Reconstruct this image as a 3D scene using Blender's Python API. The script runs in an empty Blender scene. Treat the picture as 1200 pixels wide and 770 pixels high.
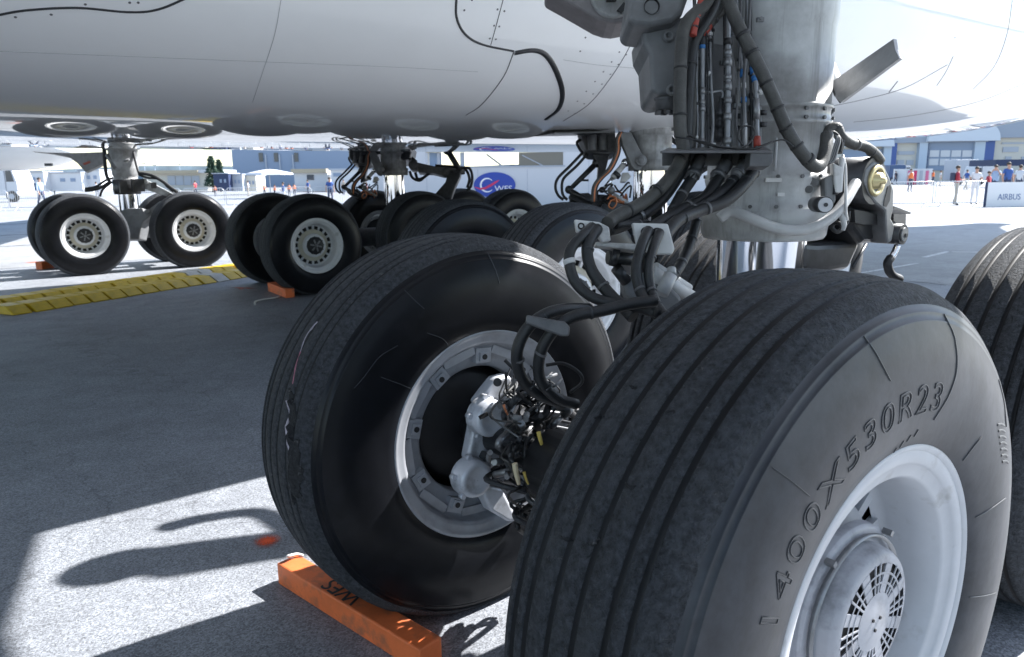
import bpy, bmesh, math, random
import numpy as np
from mathutils import Vector, Matrix
from mathutils.bvhtree import BVHTree
random.seed(7)
S = bpy.context.scene
COL = S.collection
R = math.radians

# ------------------------------------------------------------------ camera
F, YAW, PITCH, ROLL = 877.5, 0.92308, -0.20037, -0.01196          # focal length in pixels of the 1200 px wide photograph
CAM = Vector((-1.4331, -0.9320, 1.5372))
_d = Vector((math.cos(YAW)*math.cos(PITCH), math.sin(YAW)*math.cos(PITCH), math.sin(PITCH)))
_r0 = _d.cross(Vector((0, 0, 1))).normalized()
_u0 = _r0.cross(_d)
_r = _r0*math.cos(ROLL) + _u0*math.sin(ROLL)
_u = -_r0*math.sin(ROLL) + _u0*math.cos(ROLL)
cam_data = bpy.data.cameras.new('camera')
cam = bpy.data.objects.new('camera', cam_data)
COL.objects.link(cam)
cam_data.sensor_width = 36.0
cam_data.lens = F/1200*36
cam_data.clip_start = 0.02
cam_data.clip_end = 4000
cam_data.dof.use_dof = True
cam_data.dof.focus_distance = 2.0
cam_data.dof.aperture_fstop = 9
m = Matrix((_r, _u, -_d)).transposed().to_4x4()
m.translation = CAM
cam.matrix_world = m
S.camera = cam

# ------------------------------------------------------------------ light
KX, KY = 1.2, -0.13                        # metres towards the sun (+X, -Y) per metre of height
sdir = Vector((KX, KY, 1)).normalized()
w = bpy.data.worlds.new('World'); S.world = w; w.use_nodes = True
nt = w.node_tree; nt.nodes.clear()
sky = nt.nodes.new('ShaderNodeTexSky'); sky.sky_type = 'NISHITA'; sky.sun_disc = False
sky.sun_elevation = math.asin(sdir.z); sky.sun_rotation = math.atan2(sdir.x, sdir.y)
sky.altitude = 100; sky.air_density = 1.0; sky.dust_density = 0.4; sky.ozone_density = 1.0
bg = nt.nodes.new('ShaderNodeBackground'); bg.inputs['Strength'].default_value = 0.09
wo = nt.nodes.new('ShaderNodeOutputWorld')
nt.links.new(sky.outputs[0], bg.inputs[0]); nt.links.new(bg.outputs[0], wo.inputs[0])
sl = bpy.data.lights.new('sun', 'SUN'); sl.energy = 4.6; sl.angle = R(0.53); sl.color = (1.0, 0.985, 0.96)
so = bpy.data.objects.new('sun', sl); COL.objects.link(so)
so.rotation_euler = (-sdir).to_track_quat('-Z', 'Y').to_euler()
S.view_settings.view_transform = 'Standard'; S.view_settings.look = 'None'
S.view_settings.exposure = 1.8; S.view_settings.gamma = 1.0
S.cycles.max_bounces = 8; S.cycles.diffuse_bounces = 5

# ------------------------------------------------------------------ places
def P(u, v, D):
    """the point that lies D metres deep along the lens axis, seen at pixel (u, v)"""
    return CAM + (_d + _r*((u-600)/F) + _u*((385-v)/F))*D
def ray(u, v):
    return (_d + _r*((u-600)/F) + _u*((385-v)/F))
def PY(u, v, Y):
    q = ray(u, v); return CAM + q*((Y-CAM.y)/q.y)
def PX(u, v, X):
    q = ray(u, v); return CAM + q*((X-CAM.x)/q.x)
def PZ(u, v, Z=0.0):
    q = ray(u, v); return CAM + q*((Z-CAM.z)/q.z)
def DEP(p):
    return (Vector(p)-CAM).dot(_d)
def GR(u, D):
    """ground point in the column u at depth D"""
    q = _d + _r*((u-600)/F); q = q - _u*(q.z/_u.z)
    return Vector((CAM.x+q.x*D, CAM.y+q.y*D, 0))
FZ0 = math.atan2(_r0.y, _r0.x)
def facing(p=None):
    """rotation about Z that turns local +X to the picture's right, local +Y away from the camera"""
    return math.atan2(_r0.y, _r0.x)

# ------------------------------------------------------------------ mesh helpers
class MB:
    def __init__(s): s.v = []; s.f = []; s.m = []; s.sm = []
    def add(s, vs, fs, mi=0, smooth=False):
        o = len(s.v); s.v += [tuple(v) for v in vs]
        for f in fs: s.f.append(tuple(i+o for i in f)); s.m.append(mi); s.sm.append(smooth)
        return s
    def box(s, c, size, rot=None, mi=0):
        x, y, z = [a/2 for a in size]
        vs = [Vector((i*x, j*y, k*z)) for i in (-1, 1) for j in (-1, 1) for k in (-1, 1)]
        if rot is not None: vs = [rot @ v for v in vs]
        vs = [v+Vector(c) for v in vs]
        return s.add(vs, [(0,1,3,2),(4,6,7,5),(0,4,5,1),(2,3,7,6),(0,2,6,4),(1,5,7,3)], mi)
    def beam(s, a, b, wd, ht, up=(0,0,1), mi=0):
        """box from a to b, wd wide, ht high"""
        a = Vector(a); b = Vector(b); x = (b-a); L = x.length; x.normalize()
        y = Vector(up).cross(x)
        if y.length < 1e-4: y = Vector((0,1,0)).cross(x)
        y.normalize(); z = x.cross(y)
        return s.box((a+b)/2, (L, wd, ht), Matrix((x, y, z)).transposed(), mi)
    def cyl(s, a, b, r0, r1=None, n=20, mi=0, caps=True):
        r1 = r0 if r1 is None else r1
        a = Vector(a); b = Vector(b); x = (b-a).normalized()
        t = Vector((0,0,1)) if abs(x.z) < .9 else Vector((1,0,0))
        y = x.cross(t).normalized(); z = x.cross(y)
        vs = []
        for c, r in ((a, r0), (b, r1)):
            for i in range(n):
                an = 2*math.pi*i/n; vs.append(c+(y*math.cos(an)+z*math.sin(an))*r)
        fs = [(i, (i+1) % n, n+(i+1) % n, n+i) for i in range(n)]
        s.add(vs, fs, mi, True)
        if caps:
            s.add(vs[:n], [tuple(range(n-1, -1, -1))], mi); s.add(vs[n:], [tuple(range(n))], mi)
        return s
    def lathe(s, prof, o=(0,0,0), ax=(0,0,1), n=32, mi=0, smooth=True, mis=None, arc=(0, 2*math.pi)):
        """prof = [(distance along the axis, radius)]"""
        o = Vector(o); ax = Vector(ax).normalized()
        t = Vector((0,0,1)) if abs(ax.z) < .9 else Vector((1,0,0))
        y = ax.cross(t).normalized(); z = ax.cross(y)
        vs = []
        for h, r in prof:
            for i in range(n):
                an = 2*math.pi*i/n; vs.append(o+ax*h+(y*math.cos(an)+z*math.sin(an))*r)
        for k in range(len(prof)-1):
            fs = [(k*n+i, k*n+(i+1) % n, (k+1)*n+(i+1) % n, (k+1)*n+i) for i in range(n)]
            off = len(s.v) if k == 0 else off
            if k == 0: s.v += [tuple(v) for v in vs]
            for f in fs:
                s.f.append(tuple(i+off for i in f)); s.m.append(mis[k] if mis else mi); s.sm.append(smooth)
        return s
    def tube(s, pts, r, n=8, sub=5, mi=0, caps=True, raw=False):
        pts = [Vector(p) for p in pts]
        if not raw and len(pts) > 2:
            q = []; e = [pts[0]*2-pts[1]]+pts+[pts[-1]*2-pts[-2]]
            for i in range(1, len(e)-2):
                p0, p1, p2, p3 = e[i-1:i+3]
                for k in range(sub):
                    t = k/sub
                    q.append(.5*((2*p1)+(p2-p0)*t+(2*p0-5*p1+4*p2-p3)*t*t+(3*p1-p0-3*p2+p3)*t**3))
            q.append(pts[-1]); pts = q
        rs = r if isinstance(r, (list, tuple)) else None
        N = len(pts); vs = []; prev = None
        for i, p in enumerate(pts):
            tg = (pts[min(i+1, N-1)]-pts[max(i-1, 0)]).normalized()
            if prev is None:
                t = Vector((0,0,1)) if abs(tg.z) < .9 else Vector((1,0,0))
                y = tg.cross(t).normalized()
            else:
                y = prev - tg*prev.dot(tg); y.normalize()
            prev = y; z = tg.cross(y)
            rr = r if rs is None else rs[0]+(rs[1]-rs[0])*i/(N-1)
            for k in range(n):
                an = 2*math.pi*k/n; vs.append(p+(y*math.cos(an)+z*math.sin(an))*rr)
        fs = [(i*n+k, i*n+(k+1) % n, (i+1)*n+(k+1) % n, (i+1)*n+k) for i in range(N-1) for k in range(n)]
        s.add(vs, fs, mi, True)
        if caps: s.add(vs[:n], [tuple(range(n-1,-1,-1))], mi); s.add(vs[-n:], [tuple(range(n))], mi)
        return s
    def prism(s, poly, ext, mi=0):
        """closed 3-D outline pushed along ext"""
        n = len(poly); ext = Vector(ext); a = [Vector(p) for p in poly]; b = [p+ext for p in a]
        s.add(a, [tuple(range(n))], mi); s.add(b, [tuple(range(n-1,-1,-1))], mi)
        s.add(a+b, [(i, n+i, n+(i+1) % n, (i+1) % n) for i in range(n)], mi)
        return s
    def sphere(s, c, r, sc=(1,1,1), nu=14, nv=9, mi=0):
        c = Vector(c); vs = []
        for j in range(nv+1):
            ph = math.pi*j/nv
            for i in range(nu):
                th = 2*math.pi*i/nu
                vs.append(c+Vector((r*sc[0]*math.sin(ph)*math.cos(th), r*sc[1]*math.sin(ph)*math.sin(th), r*sc[2]*math.cos(ph))))
        fs = [(j*nu+i, (j+1)*nu+i, (j+1)*nu+(i+1) % nu, j*nu+(i+1) % nu) for j in range(nv) for i in range(nu)]
        return s.add(vs, fs, mi, True)
    def mesh(s, name, mats, fix=True, merge=True):
        me = bpy.data.meshes.new(name); me.from_pydata(s.v, [], s.f)
        me.polygons.foreach_set('material_index', s.m); me.polygons.foreach_set('use_smooth', s.sm)
        for q in (mats if isinstance(mats, (list, tuple)) else [mats]): me.materials.append(q)
        if fix:
            bm = bmesh.new(); bm.from_mesh(me)
            if merge: bmesh.ops.remove_doubles(bm, verts=bm.verts, dist=1e-5)
            bmesh.ops.recalc_face_normals(bm, faces=bm.faces); bm.to_mesh(me); bm.free()
        me.update(); return me
    def build(s, name, mats, parent=None, bevel=0, **k):
        o = bpy.data.objects.new(name, s.mesh(name, mats, **k)); COL.objects.link(o)
        if parent is not None: o.parent = parent
        if bevel: bev(o, bevel)
        return o
def bev(o, wd, seg=2):
    b = o.modifiers.new('edge', 'BEVEL'); b.width = wd; b.segments = seg; b.limit_method = 'ANGLE'; b.angle_limit = R(35)
    b.harden_normals = False
    return o
def inst(name, me, parent=None, mw=None):
    o = bpy.data.objects.new(name, me); COL.objects.link(o)
    if parent is not None: o.parent = parent
    if mw is not None: o.matrix_local = mw
    return o
def empty(name, loc=(0,0,0), rz=0, parent=None):
    o = bpy.data.objects.new(name, None); COL.objects.link(o); o.location = loc; o.rotation_euler = (0,0,rz)
    o.empty_display_size = .2
    if parent is not None: o.parent = parent
    return o
def tag(o, label=None, cat=None, group=None, kind=None):
    if label: o['label'] = label
    if cat: o['category'] = cat
    if group: o['group'] = group
    if kind: o['kind'] = kind
    return o
def copy_tree(o, parent=None):
    c = o.copy(); COL.objects.link(c); c.parent = parent
    for ch in list(o.children): copy_tree(ch, c)
    return c
def text_mesh(txt, size, outline=0.0, depth=0.0, spacing=1.0, mat=None):
    cu = bpy.data.curves.new('lettering', 'FONT'); cu.body = txt; cu.size = size; cu.space_character = spacing
    cu.align_x = 'CENTER'; cu.align_y = 'CENTER'; cu.resolution_u = 4
    if outline: cu.fill_mode = 'NONE'; cu.bevel_depth = outline; cu.bevel_resolution = 1
    else: cu.extrude = depth
    o = bpy.data.objects.new('lettering', cu); COL.objects.link(o)
    bpy.context.view_layer.update()
    me = bpy.data.meshes.new_from_object(o.evaluated_get(bpy.context.evaluated_depsgraph_get()))
    bpy.data.objects.remove(o)
    me.name = 'lettering'; me.materials.clear()
    if mat: me.materials.append(mat)
    return me

# ------------------------------------------------------------------ materials
def mat(name, col, rough=.5, metal=0, noise=None, bump=None, coat=0, dirt=None, spec=None, coat_rough=.03, trans=0):
    """noise=(scale, amount)  bump=(scale, strength, distance)  dirt=(scale, colour, low, high)"""
    M = bpy.data.materials.new(name); M.use_nodes = True
    n = M.node_tree.nodes; L = M.node_tree.links; b = n['Principled BSDF']
    b.inputs['Base Color'].default_value = (*col, 1); b.inputs['Roughness'].default_value = rough; b.inputs['Metallic'].default_value = metal
    if coat: b.inputs['Coat Weight'].default_value = coat; b.inputs['Coat Roughness'].default_value = coat_rough
    if spec is not None: b.inputs['Specular IOR Level'].default_value = spec
    if trans: b.inputs['Transmission Weight'].default_value = trans
    tc = n.new('ShaderNodeTexCoord'); out = tc.outputs['Object']; cur = None
    if noise:
        t = n.new('ShaderNodeTexNoise'); t.inputs['Scale'].default_value = noise[0]; t.inputs['Detail'].default_value = 6; t.inputs['Roughness'].default_value = .65
        L.new(out, t.inputs['Vector'])
        mr = n.new('ShaderNodeMapRange'); mr.inputs[1].default_value = .3; mr.inputs[2].default_value = .7
        mr.inputs[3].default_value = 1-noise[1]; mr.inputs[4].default_value = 1+noise[1]
        L.new(t.outputs['Fac'], mr.inputs[0])
        mx = n.new('ShaderNodeMix'); mx.data_type = 'RGBA'; mx.blend_type = 'MULTIPLY'; mx.inputs[0].default_value = 1
        mx.inputs[6].default_value = (*col, 1); L.new(mr.outputs[0], mx.inputs[7]); cur = mx.outputs[2]
    if dirt:
        t = n.new('ShaderNodeTexNoise'); t.inputs['Scale'].default_value = dirt[0]; t.inputs['Detail'].default_value = 8; t.inputs['Roughness'].default_value = .6
        L.new(out, t.inputs['Vector'])
        mr = n.new('ShaderNodeMapRange'); mr.inputs[1].default_value = dirt[2]; mr.inputs[2].default_value = dirt[3]; L.new(t.outputs['Fac'], mr.inputs[0])
        mx = n.new('ShaderNodeMix'); mx.data_type = 'RGBA'
        L.new(mr.outputs[0], mx.inputs[0])
        if cur is not None: L.new(cur, mx.inputs[6])
        else: mx.inputs[6].default_value = (*col, 1)
        mx.inputs[7].default_value = (*dirt[1], 1); cur = mx.outputs[2]
    if cur is not None: L.new(cur, b.inputs['Base Color'])
    if bump:
        t = n.new('ShaderNodeTexNoise'); t.inputs['Scale'].default_value = bump[0]; t.inputs['Detail'].default_value = 5
        L.new(out, t.inputs['Vector'])
        bp = n.new('ShaderNodeBump'); bp.inputs['Strength'].default_value = bump[1]; bp.inputs['Distance'].default_value = bump[2]
        L.new(t.outputs['Fac'], bp.inputs['Height']); L.new(bp.outputs[0], b.inputs['Normal'])
    return M
M = {}
M['white'] = mat('aircraft white paint', (.86,.87,.88), .35, noise=(1.2,.025), coat=1, coat_rough=.02, spec=.15)
M['white'].node_tree.nodes['Principled BSDF'].inputs['Coat IOR'].default_value = 1.32
M['seam'] = mat('seal rubber', (.03,.032,.036), .6)
M['rivet'] = mat('rivet', (.12,.12,.13), .5)
def tread_mat():
    g = mat('worn tread rubber', (.058,.063,.073), .72, noise=(75,.6), dirt=(9,(.085,.09,.098),.5,.85), spec=.22)
    n = g.node_tree.nodes; L = g.node_tree.links; b = n['Principled BSDF']; tc = [q for q in n if q.type == 'TEX_COORD'][0]
    a = n.new('ShaderNodeTexNoise'); a.inputs['Scale'].default_value = 150; a.inputs['Detail'].default_value = 3; a.inputs['Roughness'].default_value = .7; L.new(tc.outputs['Object'], a.inputs['Vector'])
    # scuffed pale specks where the rubber is torn
    v = n.new('ShaderNodeTexNoise'); v.inputs['Scale'].default_value = 38; v.inputs['Detail'].default_value = 6; v.inputs['Roughness'].default_value = .8; L.new(tc.outputs['Object'], v.inputs['Vector'])
    r = n.new('ShaderNodeMapRange'); r.inputs[1].default_value = .60; r.inputs[2].default_value = .74; L.new(v.outputs['Fac'], r.inputs[0])
    src = b.inputs['Base Color'].links[0].from_socket
    mx = n.new('ShaderNodeMix'); mx.data_type = 'RGBA'; L.new(r.outputs[0], mx.inputs[0]); L.new(src, mx.inputs[6]); mx.inputs[7].default_value = (.24,.24,.25,1); L.new(mx.outputs[2], b.inputs['Base Color'])
    ad = n.new('ShaderNodeMath'); ad.operation = 'ADD'; L.new(a.outputs['Fac'], ad.inputs[0]); L.new(r.outputs[0], ad.inputs[1])
    bp = n.new('ShaderNodeBump'); bp.inputs['Strength'].default_value = .9; bp.inputs['Distance'].default_value = .02; L.new(ad.outputs[0], bp.inputs['Height']); L.new(bp.outputs[0], b.inputs['Normal'])
    return g
M['tread'] = tread_mat()
M['rivetpale'] = mat('panel gap', (.42,.43,.44), .5)
M['side'] = mat('sidewall rubber', (.0065,.0072,.0095), .33, noise=(14,.25), bump=(35,.05,.003), dirt=(6,(.018,.019,.023),.55,.85), spec=.22)
M['sidelitdust'] = mat('sunlit dusty sidewall rubber', (.020,.023,.030), .46, noise=(22,.35), bump=(45,.12,.003), dirt=(5,(.055,.058,.068),.46,.74), spec=.4)  # paler sidewall copy: sunlight on the nearest tyre put into the colour, plus dust
M['letter'] = mat('raised rubber', (.026,.028,.033), .42)
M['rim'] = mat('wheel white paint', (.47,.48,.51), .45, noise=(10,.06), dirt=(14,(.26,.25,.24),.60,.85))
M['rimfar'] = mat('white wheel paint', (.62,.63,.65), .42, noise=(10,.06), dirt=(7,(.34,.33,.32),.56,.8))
M['rimgrey'] = mat('wheel silver paint', (.34,.355,.39), .38, metal=.25, noise=(12,.1), dirt=(8,(.2,.2,.2),.52,.8))
M['cream'] = mat('heat shield', (.50,.47,.38), .5, noise=(9,.1), dirt=(9,(.25,.23,.19),.55,.8))
M['black'] = mat('black cavity paint', (.010,.010,.012), .55, noise=(20,.3))
M['dark'] = mat('dark oily metal', (.035,.036,.04), .38, metal=.3, noise=(18,.4), bump=(30,.15,.003))
M['darkgrey'] = mat('dark grey casting', (.10,.10,.105), .45, noise=(14,.25), bump=(45,.12,.002), dirt=(10,(.03,.03,.03),.5,.75))
M['midgrey'] = mat('grey casting', (.17,.175,.182), .45, noise=(10,.14), bump=(50,.1,.002), dirt=(6,(.10,.10,.10),.48,.75))
M['gear'] = mat('gear leg paint', (.42,.43,.437), .4, noise=(5,.12), bump=(30,.06,.002), dirt=(3.5,(.11,.105,.10),.42,.72))
def streaky(g, dark=(.10,.095,.085)):
    n = g.node_tree.nodes; L = g.node_tree.links; b = n['Principled BSDF']; tc = [q for q in n if q.type == 'TEX_COORD'][0]
    mp = n.new('ShaderNodeMapping'); mp.inputs['Scale'].default_value = (22,22,1.1); L.new(tc.outputs['Object'], mp.inputs[0])
    t = n.new('ShaderNodeTexNoise'); t.inputs['Scale'].default_value = 1; t.inputs['Detail'].default_value = 5; t.inputs['Roughness'].default_value = .7; L.new(mp.outputs[0], t.inputs['Vector'])
    r = n.new('ShaderNodeMapRange'); r.inputs[1].default_value = .52; r.inputs[2].default_value = .78; r.inputs[4].default_value = .75; L.new(t.outputs['Fac'], r.inputs[0])
    src = b.inputs['Base Color'].links[0].from_socket
    mx = n.new('ShaderNodeMix'); mx.data_type = 'RGBA'; L.new(r.outputs[0], mx.inputs[0]); L.new(src, mx.inputs[6]); mx.inputs[7].default_value = (*dark,1); L.new(mx.outputs[2], b.inputs['Base Color'])
streaky(M['gear'])
M['gearlo'] = mat('gear leg paint lower', (.44,.445,.45), .42, noise=(5,.1), bump=(30,.06,.002), dirt=(5,(.16,.155,.15),.5,.78))
M['chrome'] = mat('chrome', (.78,.79,.82), .09, metal=1, bump=(3,.02,.01))
M['steel'] = mat('steel pipe', (.24,.245,.255), .42, metal=.7, noise=(25,.2))
M['hose'] = mat('hydraulic hose', (.014,.015,.017), .5, noise=(30,.25), bump=(220,.35,.003))
M['hosegrey'] = mat('hose sleeve', (.062,.061,.058), .6, noise=(30,.3), bump=(200,.4,.003), dirt=(12,(.02,.02,.02),.45,.75))
M['brake'] = mat('brake casting', (.55,.57,.62), .4, metal=.2, noise=(16,.12), bump=(40,.15,.003), dirt=(11,(.15,.15,.15),.52,.75))
M['blue'] = mat('blue band', (.03,.16,.42), .45)
M['red'] = mat('red band', (.33,.045,.03), .5, noise=(20,.2))
M['brass'] = mat('brass bush', (.55,.47,.26), .35, metal=.6, noise=(20,.1))
M['copper'] = mat('copper wire', (.45,.16,.07), .4, metal=.4)
M['yellowtag'] = mat('yellow tag', (.55,.42,.10), .5, noise=(20,.1))
M['cream2'] = mat('pale tag', (.62,.53,.36), .5)
M['alu'] = mat('bracket paint', (.55,.55,.55), .45, noise=(14,.12), dirt=(14,(.2,.19,.18),.55,.75))
M['orange'] = mat('orange chock paint', (.72,.16,.045), .55, noise=(9,.12), bump=(30,.2,.004), dirt=(13,(.30,.11,.06),.50,.72))
M['rope'] = mat('rope', (.6,.6,.58), .8)
M['ink'] = mat('black stencil', (.02,.02,.022), .6)
M['yellow'] = mat('yellow ramp', (.62,.42,.008), .5, noise=(8,.2), bump=(30,.2,.004), dirt=(9,(.25,.18,.04),.58,.85))
M['rampgrey'] = mat('pale ramp', (.5,.49,.46), .55, noise=(8,.15))
M['belly_grey'] = mat('grey door strip', (.27,.27,.275), .45, noise=(9,.2), dirt=(6,(.14,.14,.14),.5,.75))
M['galv'] = mat('galvanised steel', (.55,.57,.6), .4, metal=.5)
def flat(n, c, r=.6, **k): M[n] = mat(n, c, r, **k); return M[n]
def ground_mat(name, base, lo, hi, fine=260, amt=.55, bumpd=.004):
    g = bpy.data.materials.new(name); g.use_nodes = True
    n = g.node_tree.nodes; L = g.node_tree.links; b = n['Principled BSDF']; b.inputs['Roughness'].default_value = .6
    tc = n.new('ShaderNodeTexCoord')
    def noise(sc, det=4, rough=.6):
        t = n.new('ShaderNodeTexNoise'); t.inputs['Scale'].default_value = sc; t.inputs['Detail'].default_value = det; t.inputs['Roughness'].default_value = rough
        L.new(tc.outputs['Object'], t.inputs['Vector']); return t.outputs['Fac']
    def rng(s, a, bb, c, d):
        r = n.new('ShaderNodeMapRange'); r.inputs[1].default_value = a; r.inputs[2].default_value = bb; r.inputs[3].default_value = c; r.inputs[4].default_value = d
        L.new(s, r.inputs[0]); return r.outputs[0]
    def mul(a, c):
        q = n.new('ShaderNodeMath'); q.operation = 'MULTIPLY'; L.new(a, q.inputs[0]); L.new(c, q.inputs[1]); return q.outputs[0]
    big = mul(rng(noise(.35, 5), .3, .7, lo, hi), rng(noise(1.1, 9, .75), .36, .52, .80, 1))
    mid = rng(noise(3.5, 6, .7), .3, .7, .86, 1.14)
    v = n.new('ShaderNodeTexVoronoi'); v.inputs['Scale'].default_value = fine; L.new(tc.outputs['Object'], v.inputs['Vector'])
    sp = n.new('ShaderNodeSeparateColor'); L.new(v.outputs['Color'], sp.inputs[0])
    grain = rng(sp.outputs[0], 0, 1, 1-amt, 1+amt)
    pits = rng(noise(70, 3, .75), .28, .44, .35, 1)
    vc = n.new('ShaderNodeTexVoronoi'); vc.feature = 'DISTANCE_TO_EDGE'; vc.inputs['Scale'].default_value = .55
    wn = n.new('ShaderNodeTexNoise'); wn.inputs['Scale'].default_value = 2.2; wn.inputs['Detail'].default_value = 8; L.new(tc.outputs['Object'], wn.inputs['Vector'])
    wm = n.new('ShaderNodeMix'); wm.data_type = 'RGBA'; wm.blend_type = 'LINEAR_LIGHT'; wm.inputs[0].default_value = .35; L.new(tc.outputs['Object'], wm.inputs[6]); L.new(wn.outputs['Color'], wm.inputs[7]); L.new(wm.outputs[2], vc.inputs['Vector'])
    crack = rng(vc.outputs['Distance'], .0, .006, .72, 1)
    stain = rng(noise(.8, 2, .5), .66, .78, 1, .72)
    f = mul(mul(mul(mul(mul(big, mid), grain), pits), crack), stain)
    mx = n.new('ShaderNodeMix'); mx.data_type = 'RGBA'; mx.blend_type = 'MULTIPLY'; mx.inputs[0].default_value = 1
    mx.inputs[6].default_value = (*base, 1); L.new(f, mx.inputs[7]); L.new(mx.outputs[2], b.inputs['Base Color'])
    bp = n.new('ShaderNodeBump'); bp.inputs['Strength'].default_value = .7; bp.inputs['Distance'].default_value = bumpd
    L.new(mul(grain, pits), bp.inputs['Height']); L.new(bp.outputs[0], b.inputs['Normal'])
    return g
M['asphalt'] = ground_mat('asphalt', (.25,.264,.293), .80, 1.14, 170, .42, .0035)
M['concrete'] = ground_mat('pale concrete', (.28,.285,.295), .88, 1.1, 120, .18, .002)
M['darkline'] = mat('dark ground line', (.05,.05,.055), .8)
M['line'] = mat('white road paint', (.62,.63,.64), .6, noise=(9,.15), dirt=(20,(.2,.2,.21),.5,.7))
M['spray'] = mat('orange spray paint', (.80,.10,.03), .7, noise=(30,.2))

# ------------------------------------------------------------------ ground
def sheet(name, poly, z, m_, parent=None):
    b = MB(); b.add([(x, y, z) for x, y in poly], [tuple(range(len(poly)))])
    return b.build(name, m_, parent)
ground = sheet('ground', [(-1500,-1500),(1500,-1500),(1500,1500),(-1500,1500)], 0, M['asphalt'])
tag(ground, kind='structure')
pave = sheet('taxiway', [(-300,15.6),(-2,15.55),(9.5,14.9),(9.7,-200),(900,-200),(900,900),(-300,900)], .004, M['concrete'])  # right part brought nearer; its paler colour stands in for sky sheen there
tag(pave, kind='structure')
def strip(name, a, b, wd, m_, z=.008, parent=None):
    a = Vector(a); b = Vector(b); t = (b-a).normalized(); n_ = Vector((-t.y, t.x, 0))*wd/2
    return sheet(name, [((a+n_).x,(a+n_).y),((a-n_).x,(a-n_).y),((b-n_).x,(b-n_).y),((b+n_).x,(b+n_).y)], z, m_, parent)
for v0, v1, wd in ((266,262,.16),(280,274,.14),(293,287,.12)):
    a = PZ(-60, v0); b = PZ(60, v1-1); strip('dark_line', a, a+(b-a)*6, wd, M['darkline'], .008, pave)  # dark lines laid across the pale ground
# painted guide lines on the right
for (u0,v0,u1,v1,wd,nm) in ((1083,302,1112,295,.10,'painted_line'),(1112,295.5,1200,297,.13,'painted_line'),(1000,322,1075,309,.08,'painted_line')):
    strip(nm, PZ(u0,v0), PZ(u1,v1), wd, M['line'], .008, ground)
def spray_mat():
    g = bpy.data.materials.new('spray paint dust'); g.use_nodes = True; n = g.node_tree.nodes; L = g.node_tree.links; b = n['Principled BSDF']
    b.inputs['Base Color'].default_value = (.72,.09,.02,1); b.inputs['Roughness'].default_value = .8
    tc = n.new('ShaderNodeTexCoord'); ln = n.new('ShaderNodeVectorMath'); ln.operation = 'LENGTH'; L.new(tc.outputs['Object'], ln.inputs[0])
    t = n.new('ShaderNodeTexNoise'); t.inputs['Scale'].default_value = 9; t.inputs['Detail'].default_value = 6; t.inputs['Roughness'].default_value = .8; L.new(tc.outputs['Object'], t.inputs['Vector'])
    m1 = n.new('ShaderNodeMath'); m1.operation = 'MULTIPLY_ADD'; L.new(t.outputs['Fac'], m1.inputs[0]); m1.inputs[1].default_value = 1.5; m1.inputs[2].default_value = -.45
    m2 = n.new('ShaderNodeMath'); m2.operation = 'SUBTRACT'; L.new(m1.outputs[0], m2.inputs[0]); L.new(ln.outputs['Value'], m2.inputs[1])
    r = n.new('ShaderNodeMapRange'); r.inputs[1].default_value = -.45; r.inputs[2].default_value = .15; L.new(m2.outputs[0], r.inputs[0]); L.new(r.outputs[0], b.inputs['Alpha'])
    return g
M['spray'] = spray_mat()
spray_me = MB().add([(-1,-1,0),(1,-1,0),(1,1,0),(-1,1,0)], [(0,1,2,3)]).mesh('paint_splash', M['spray'])
def splat(c, r, z, m_, name='paint_splash', sx=1, sy=1, rz=0):
    o = inst(name, spray_me, ground); o.location = (c.x, c.y, z); o.scale = (r*1.5*sx, r*1.5*sy, 1); o.rotation_euler = (0,0,rz); return o
for (u, v, r_, sx, sy, rz) in ((313,635,.055,1,1,0),(41,307.5,.16,1,.8,0),(285,338,.1,.5,2.2,.6),(283,339,.05,1,1,0)):
    splat(PZ(u, v), r_, .006, M['spray'], 'paint_splash', sx, sy, rz)

# ------------------------------------------------------------------ the airliner
air = empty('airliner', (4.0, 7.0, 0))
tag(air, 'huge white airliner standing on its four black-tyred landing gears, seen from underneath', 'airliner')
YC = 7.0
def part(o):                                      # parent to the airliner, keeping world coordinates
    o.parent = air; o.matrix_parent_inverse = Matrix.Translation((-4.0,-7.0,0)); return o
# fuselage with its wide flat belly fairing
ST = [ # X, bottom z, half width, mid z, lower power, top z, upper half width
 (-34, 6.2, .4, 6.6, 2.0, 7.0),(-30, 4.2, 2.2, 6.0, 2.0, 8.6),(-24, 2.5, 3.4, 5.7, 2.1, 10.2),(-18, 2.1, 3.7, 5.4, 2.3, 10.4),(-13, 1.9, 4.2, 4.8, 2.9, 10.4),
 (-8, 1.89, 4.5, 4.3, 4.6, 10.4),(-4, 1.87, 4.6, 4.2, 5.0, 10.4),(0, 1.865, 4.6, 4.2, 5.0, 10.4),(4, 1.865, 4.6, 4.2, 5.0, 10.4),(6.5, 1.88, 4.55, 4.2, 4.8, 10.4),
 (8.5, 1.92, 4.5, 4.2, 4.5, 10.4),(10.5, 2.0, 4.45, 4.3, 4.0, 10.4),(12.5, 2.12, 4.4, 4.4, 3.6, 10.4),(15, 2.36, 4.25, 4.7, 3.0, 10.4),(18, 2.9, 3.9, 5.4, 2.5, 10.4),
 (23, 4.7, 2.9, 7.0, 2.0, 10.3),(29, 6.9, 1.6, 8.2, 2.0, 10.1),(34, 8.6, .5, 9.1, 2.0, 9.7)]
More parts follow.
